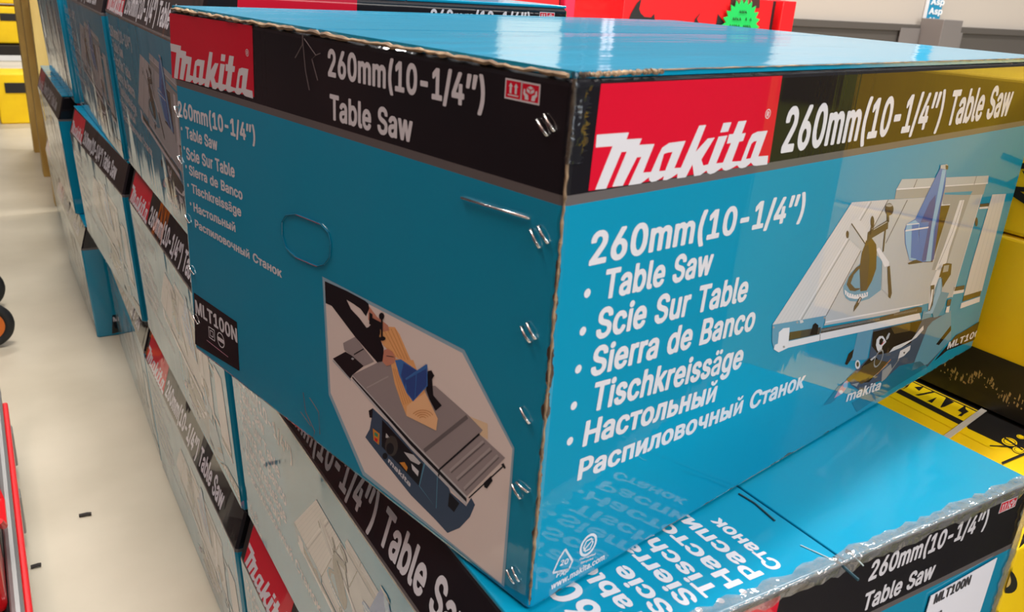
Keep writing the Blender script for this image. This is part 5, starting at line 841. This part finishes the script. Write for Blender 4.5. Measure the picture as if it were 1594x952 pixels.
# second red carton at the left
r2 = thing('red_tool_carton', 'plain red carton with a dark slot, behind the far top carton', 'box', (0, 0, 0))
x0 = at_y((700, 20), Y1).x; x1 = at_y((870, 20), Y1).x; x2 = at_y((877, 20), Y1).x; x3 = at_y((893, 20), Y1).x
mb = MB(); bx(mb, x0, x1, 0, 1.112, Y1, Y1 + 0.28, redm, 0.004); mb.build('carton_body', r2)
mb = MB(); bx(mb, x1 + 0.001, x2, 0, 1.105, Y1 + 0.02, Y1 + 0.28, blk2); mb.build('slot', r2)
mb = MB(); bx(mb, x2, x3, 0, 1.112, Y1 - 0.004, Y1 + 0.28, redp, 0.003); mb.build('side_panel', r2)
# shelf with pegboard between the red cartons
sh = thing('pegboard_shelf', 'beige metal shelf edge with pegboard between the two red cartons', 'shelf', (0, 0, 0))
Y2 = 2.3; xs0 = at_y((885, 20), Y2).x; xs1 = at_y((985, 20), Y2).x; zt = at_y((930, 9), Y2).z
shm = principled('beige_shelf_steel', (0.42, 0.34, 0.29), 0.45)
mb = MB(); bx(mb, xs0, xs1, zt - 0.12, zt, Y2, Y2 + 0.45, shm, 0.004); bx(mb, xs0, xs1, 0, zt - .12, Y2 + 0.05, Y2 + 0.45, principled('dark_shelf_base', (0.12, .1, .1), .6)); mb.build('shelf_board', sh)
mb = MB(); bx(mb, xs0, xs1, zt, 1.75, Y2 + 0.40, Y2 + 0.43, noise_mat('pegboard', (0.25, 0.27, 0.22), (0.45, 0.47, 0.40), 120, .6, 2)); mb.build('pegboard', sh)
for i, px_ in enumerate((912, 945, 955)):
    X = at_y((px_, 0), Y2 + .3).x; mb = MB(); mb.cyl((X, Y2 + .3, zt + 0.001), (0, 0, 1), 0.012 if i else 0.02, 0.25, principled('tool_%s' % ('dark' if i == 0 else 'chrome'), (0.03, .03, .03) if i == 0 else (.6, .6, .65), .3), 12, 0.009)
    tag(mb.build('screwdriver_tube'), ['dark upright tool tube on the beige shelf at left', 'grey upright tube on the beige shelf, middle one', 'pale upright tube on the beige shelf at right'][i], 'tool', 'tubes on the pegboard shelf')
# long display bay: pale back panel, dark rail, steel bracket
Y3 = 2.6; bay = thing('display_bay', 'pale display panel with dark grey rail behind the carton top, upper right', 'panel', (0, 0, 0))
pan = principled('pale_panel', (0.42, 0.37, 0.32), 0.55); rail = principled('dark_grey_rail', (0.075, 0.066, 0.058), 0.45); br = principled('bracket_steel', (0.20, 0.18, 0.17), 0.45, metal=0.3)
xl = at_y((1225, 30), Y3).x; zr = at_y((1400, 38.5), Y3).z
mb = MB(); bx(mb, xl, 6.5, zr, 2.2, Y3 + 0.02, Y3 + 0.05, pan); mb.build('back_panel', bay)
mb = MB(); bx(mb, xl, 6.5, zr - 0.30, zr, Y3, Y3 + 0.06, rail, 0.003); bx(mb, xl, 6.5, zr - 0.025, zr + 0.004, Y3 - 0.01, Y3 + 0.02, rail, 0.002); bx(mb, xl, 6.5, 0, zr - .3, Y3 + .02, Y3 + .05, rail); mb.build('rail', bay)
mb = MB()
for a, b in ((1395, 1425), (1458, 1492)):
    X0 = at_y((a, 60), Y3).x; X1 = at_y((b, 60), Y3).x; bx(mb, X0, X1, zr - 0.22, zr - 0.012 - (0.01 if a > 1400 else 0), Y3 - 0.016, Y3 - 0.011, br, 0.001)
    for f in (.15, .85): mb.cyl((X0 + (X1 - X0) * f, Y3 - 0.016, zr - 0.15), (0, -1, 0), 0.02, 0.012, principled('bolt_head', (.5, .48, .45), .3, metal=.8), 12, 0.012)
X0 = at_y((1426, 60), Y3).x; X1 = at_y((1456, 60), Y3).x; bx(mb, X0, X1, zr - 0.3, zr + 0.035, Y3 - 0.12, Y3 - 0.005, br, 0.002); bx(mb, X0 + 0.02, X0 + 0.07, zr - 0.22, zr - 0.15, Y3 - 0.123, Y3 - 0.11, blk2)
mb.build('bracket', bay)
pst = thing('blue_strip_sign', 'narrow blue sign strip with white letters on the pale panel', 'sign', (0, 0, 0))
X0 = at_y((1449, 10), Y3).x; X1 = at_y((1474, 10), Y3).x; mb = MB(); bx(mb, X0 - 0.02, X0, zr + 0.03, 1.9, Y3 + 0.011, Y3 + 0.017, white_wall); bx(mb, X0, X1 - 0.02, zr + 0.006, 1.9, Y3 + 0.011, Y3 + 0.017, principled('blue_sign', (0.01, 0.22, 0.38), .5))
wm = principled('white_letters', (.75, .75, .75), .5)
for s_, py in (('Asp', 26 - 19), ('Asp', 22), ('Abs', 37)):
    z = at_y((1453, py), Y3).z; text3(mb, s_, Vector((X0 + 0.01, Y3 + 0.010, z)), Vector((X1 - 0.01, Y3 + 0.010, z)), 0.028, wm, (0, -1, 0))
mb.build('sign_strip', pst, recalc=False)

# ------------------------------------------------------------------ far left: timber crate and yellow stock
ply = noise_mat('plywood_edge', (0.50, 0.30, 0.07), (0.72, 0.50, 0.16), 14, 0.6, 6, 0.001, (1, 1, 0.2))
cr = thing('timber_crate', 'yellowish plywood crate standing behind the row of cartons', 'crate', (0.30, 4.44, 0))
mb = MB()
for k in range(4): mb.box((0, 0, 0.02 + k * 0.30), (0.03, 1.3, 0.28 + k * 0.30), ply, 0.003); mb.box((0.03, -0.0, 0.02 + k * 0.30), (1.1, 0.03, 0.28 + k * 0.30), ply, 0.003)
mb.build('side_boards', cr)
for x, y in ((-0.05, -0.03), (-0.05, 0.6), (-0.05, 1.25)):
    mb = MB(); mb.box((x, y, 0), (x + 0.05, y + 0.09, 1.42), ply, 0.003); mb.build('upright', cr)
mb = MB(); mb.box((-0.06, -0.05, 1.22), (0.02, 1.36, 1.30), ply, 0.003); mb.build('top_rail', cr)
for i, (x, y, z, w, h, lb) in enumerate(((0.12, 6.7, 0.0, 0.26, 0.33, 'yellow tool case on the floor, nearest one at far left'), (0.39, 6.95, 0.0, 0.12, 0.16, 'small yellow tool case on the floor between larger cases'),
        (0.40, 6.9, 0.165, 0.15, 0.14, 'small yellow tool case stacked upon the lowest small one'), (0.33, 6.9, 0.315, 0.16, 0.14, 'small yellow tool case, topmost of the little stack'),
        (0.18, 7.6, 0.44, 0.24, 0.26, 'yellow case with round emblem on a dark shelf'), (0.22, 7.6, 0.72, 0.20, 0.07, 'thin yellow box lying above the emblem case'), (0.64, 7.4, 0.0, 0.2, 0.42, 'upright yellow case behind the stack'))):
    rt = thing('tool_case', lb, 'case', (x, y, z), 0, 'yellow tool cases at the end of the aisle')
    mb = MB(); mb.box((0, 0, 0), (w, 0.3, h), yel, 0.012); mb.build('case_body', rt)
    mb = MB(); mb.box((w * .2, -0.006, h * .62), (w * .8, 0.0, h * .82), blk2, 0.001); mb.build('case_print', rt)
mb = MB(); mb.box((0.05, 7.55, 0.36), (0.60, 8.0, 0.43), blk2, 0.004); mb.box((0.07, 7.7, 0.0), (0.11, 7.95, 0.36), blk2); mb.box((0.54, 7.7, 0.0), (0.58, 7.95, 0.36), blk2)
tag(mb.build('low_bench'), 'dark low bench carrying yellow cases at the far end', 'bench')
mb = MB(); mb.box((0.0, 10.5, 0), (1.4, 11.0, 0.62), white_wall, 0.01); mb.box((-0.02, 10.46, 0.62), (1.42, 11.0, 0.68), principled('cream_top', (.6, .5, .35), .5), 0.005)
tag(mb.build('white_counter'), 'white counter with cream top at the very end of the aisle', 'counter')

# ------------------------------------------------------------------ left edge: trolley, red case, wheels
rub = principled('black_rubber', (0.012, 0.012, 0.013), 0.6); alu = principled('grey_aluminium', (0.33, 0.32, 0.31), 0.4, metal=0.5)
ora = principled('orange_hub', (0.75, 0.16, 0.01), 0.4)
ck = thing('flat_trolley', 'low dark trolley with red edge rail at the lower left edge', 'trolley', (0, 0, 0))
TX = -0.031
mb = MB(); mb.box((-0.55, 0.9, 0.115), (TX - 0.02, 2.07, 0.145), rub, 0.004); mb.build('deck', ck)
mb = MB(); mb.box((TX - 0.012, 0.9, 0.120), (TX, 2.07, 0.150), redm, 0.004); mb.build('edge_rail', ck)['label'] = 'red edge rail'
mb = MB(); mb.tube([(TX - 0.02, 0.9, 0.165), (TX - 0.02, 2.1, 0.165), (TX - 0.03, 2.2, 0.30), (TX - 0.035, 2.22, 0.42)], 0.010, alu, 10); mb.build('push_handle', ck)['label'] = 'grey tube handle'
for x, y in ((TX - 0.03, 1.35), (TX - 0.02, 1.72), (TX - 0.02, 2.0), (-0.5, 1.35), (-0.5, 2.0)):
    mb = MB(); mb.cyl((x - 0.012, y, 0.035), (1, 0, 0), 0.035, 0.028, rub, 20); mb.box((x - 0.018, y - 0.02, 0.03), (x + 0.022, y + 0.02, 0.115), alu, 0.003); mb.build('castor', ck)
rc = thing('red_case', 'red plastic case with recessed handle at the bottom left corner', 'case', (0, 0, 0))
mb = MB(); mb.box((-0.20, 1.30, 0.152), (-0.063, 1.66, 0.29), redm, 0.012); mb.build('case_body', rc)
mb = MB(); mb.box((-0.068, 1.40, 0.185), (-0.0615, 1.52, 0.26), blk2, 0.004); mb.build('handle_recess', rc)
mb = MB(); mb.tube([(-0.060, 1.41, 0.252), (-0.055, 1.42, 0.235), (-0.055, 1.50, 0.235), (-0.060, 1.51, 0.252)], 0.006, redm, 8); mb.build('handle', rc)
ht = thing('hand_truck', 'hand truck with black tyres and orange hubs at the left edge', 'hand truck', (0, 0, 0))
def wheel(x, y, r, nm, hubm):
    n = 36; mb = MB(); mb.tube([(x + (r - 0.016) * math.cos(t * 6.2832 / n), y, r + (r - 0.016) * math.sin(t * 6.2832 / n)) for t in range(n)], 0.016, rub, 10, closed=True); w = mb.build(nm, ht, smooth=True)
    mb = MB(); mb.cyl((x, y + 0.010, r), (0, -1, 0), r - 0.026, 0.022, hubm, 28); mb.cyl((x, y - 0.012, r), (0, -1, 0), 0.016, 0.012, rub, 14)
    for k in range(5):
        t = k * 1.2566 + .3; mb.cyl(Vector((x + (r - .045) * math.cos(t), y - 0.0115, r + (r - .045) * math.sin(t))), (0, -1, 0), 0.007, 0.002, rub, 10)
    mb.build('hub', w)
wheel(-0.062, 2.78, 0.072, 'wheel', ora); wheel(-0.072, 3.12, 0.072, 'wheel', principled('dark_red_hub', (0.12, 0.02, 0.015), .5))
mb = MB(); mb.tube([(-0.062, 2.79, 0.072), (-0.062, 2.9, 0.072), (-0.072, 3.11, 0.072)], 0.010, alu, 8); mb.tube([(-0.068, 2.95, 0.072), (-0.13, 2.95, 0.3), (-0.13, 2.95, 1.1)], 0.014, ora, 8); mb.build('frame', ht)
# bits of litter on the floor
wood = principled('dark_splinter', (0.03, 0.022, 0.018), 0.7)
for a, b, lb in (((123, 802), (142, 799), 'short dark splinter lying on the aisle floor'), ((48, 882), (64, 878), 'small bent scrap on the floor beside the trolley')):
    A = at_z(a, 0.004); B = at_z(b, 0.004); mb = MB(); mb.tube([A, A.lerp(B, .5) + Vector((0.004, 0, 0.001)), B], 0.0035, wood, 6); tag(mb.build('splinter'), lb, 'debris', 'scraps on the floor')
# unseen dark racks added across the aisle for the glossy side walls to mirror
rkm = principled('dark_rack_steel', (0.05, 0.03, 0.028), 0.6); stock = noise_mat('dark_sheet', (0.015, 0.008, 0.008), (0.06, 0.022, 0.02), 3.0, 0.7, 3, 0, (1, 1, 1))
for x, y, ln, lb in ((-1.225, -1.5, 3.93, 'unseen dark rack added beside the trolley on the opposite side of the aisle'), (-0.80, 2.45, 6.0, 'unseen long dark rack added farther up the opposite side of the aisle')):
    rk = thing('added_rack', lb, 'rack', (x, y, 0), 0, 'added racks opposite the cartons')
    mb = MB()
    for k in range(5): mb.box((0, 0, 0.1 + k * 0.5), (0.59, ln, 0.14 + k * 0.5), rkm)
    mb.build('shelves', rk)
    mb = MB(); mb.box((0.60, 0.0, 0.0), (0.625, ln, 2.45), stock); mb.build('dark_front_sheet', rk)  # flat dark sheet added so the carton walls reflect evenly
    for q_ in (0, ln / 2, ln - .06):
        mb = MB(); mb.box((0.53, q_, 0), (0.59, q_ + 0.06, 2.4), rkm); mb.build('upright', rk)
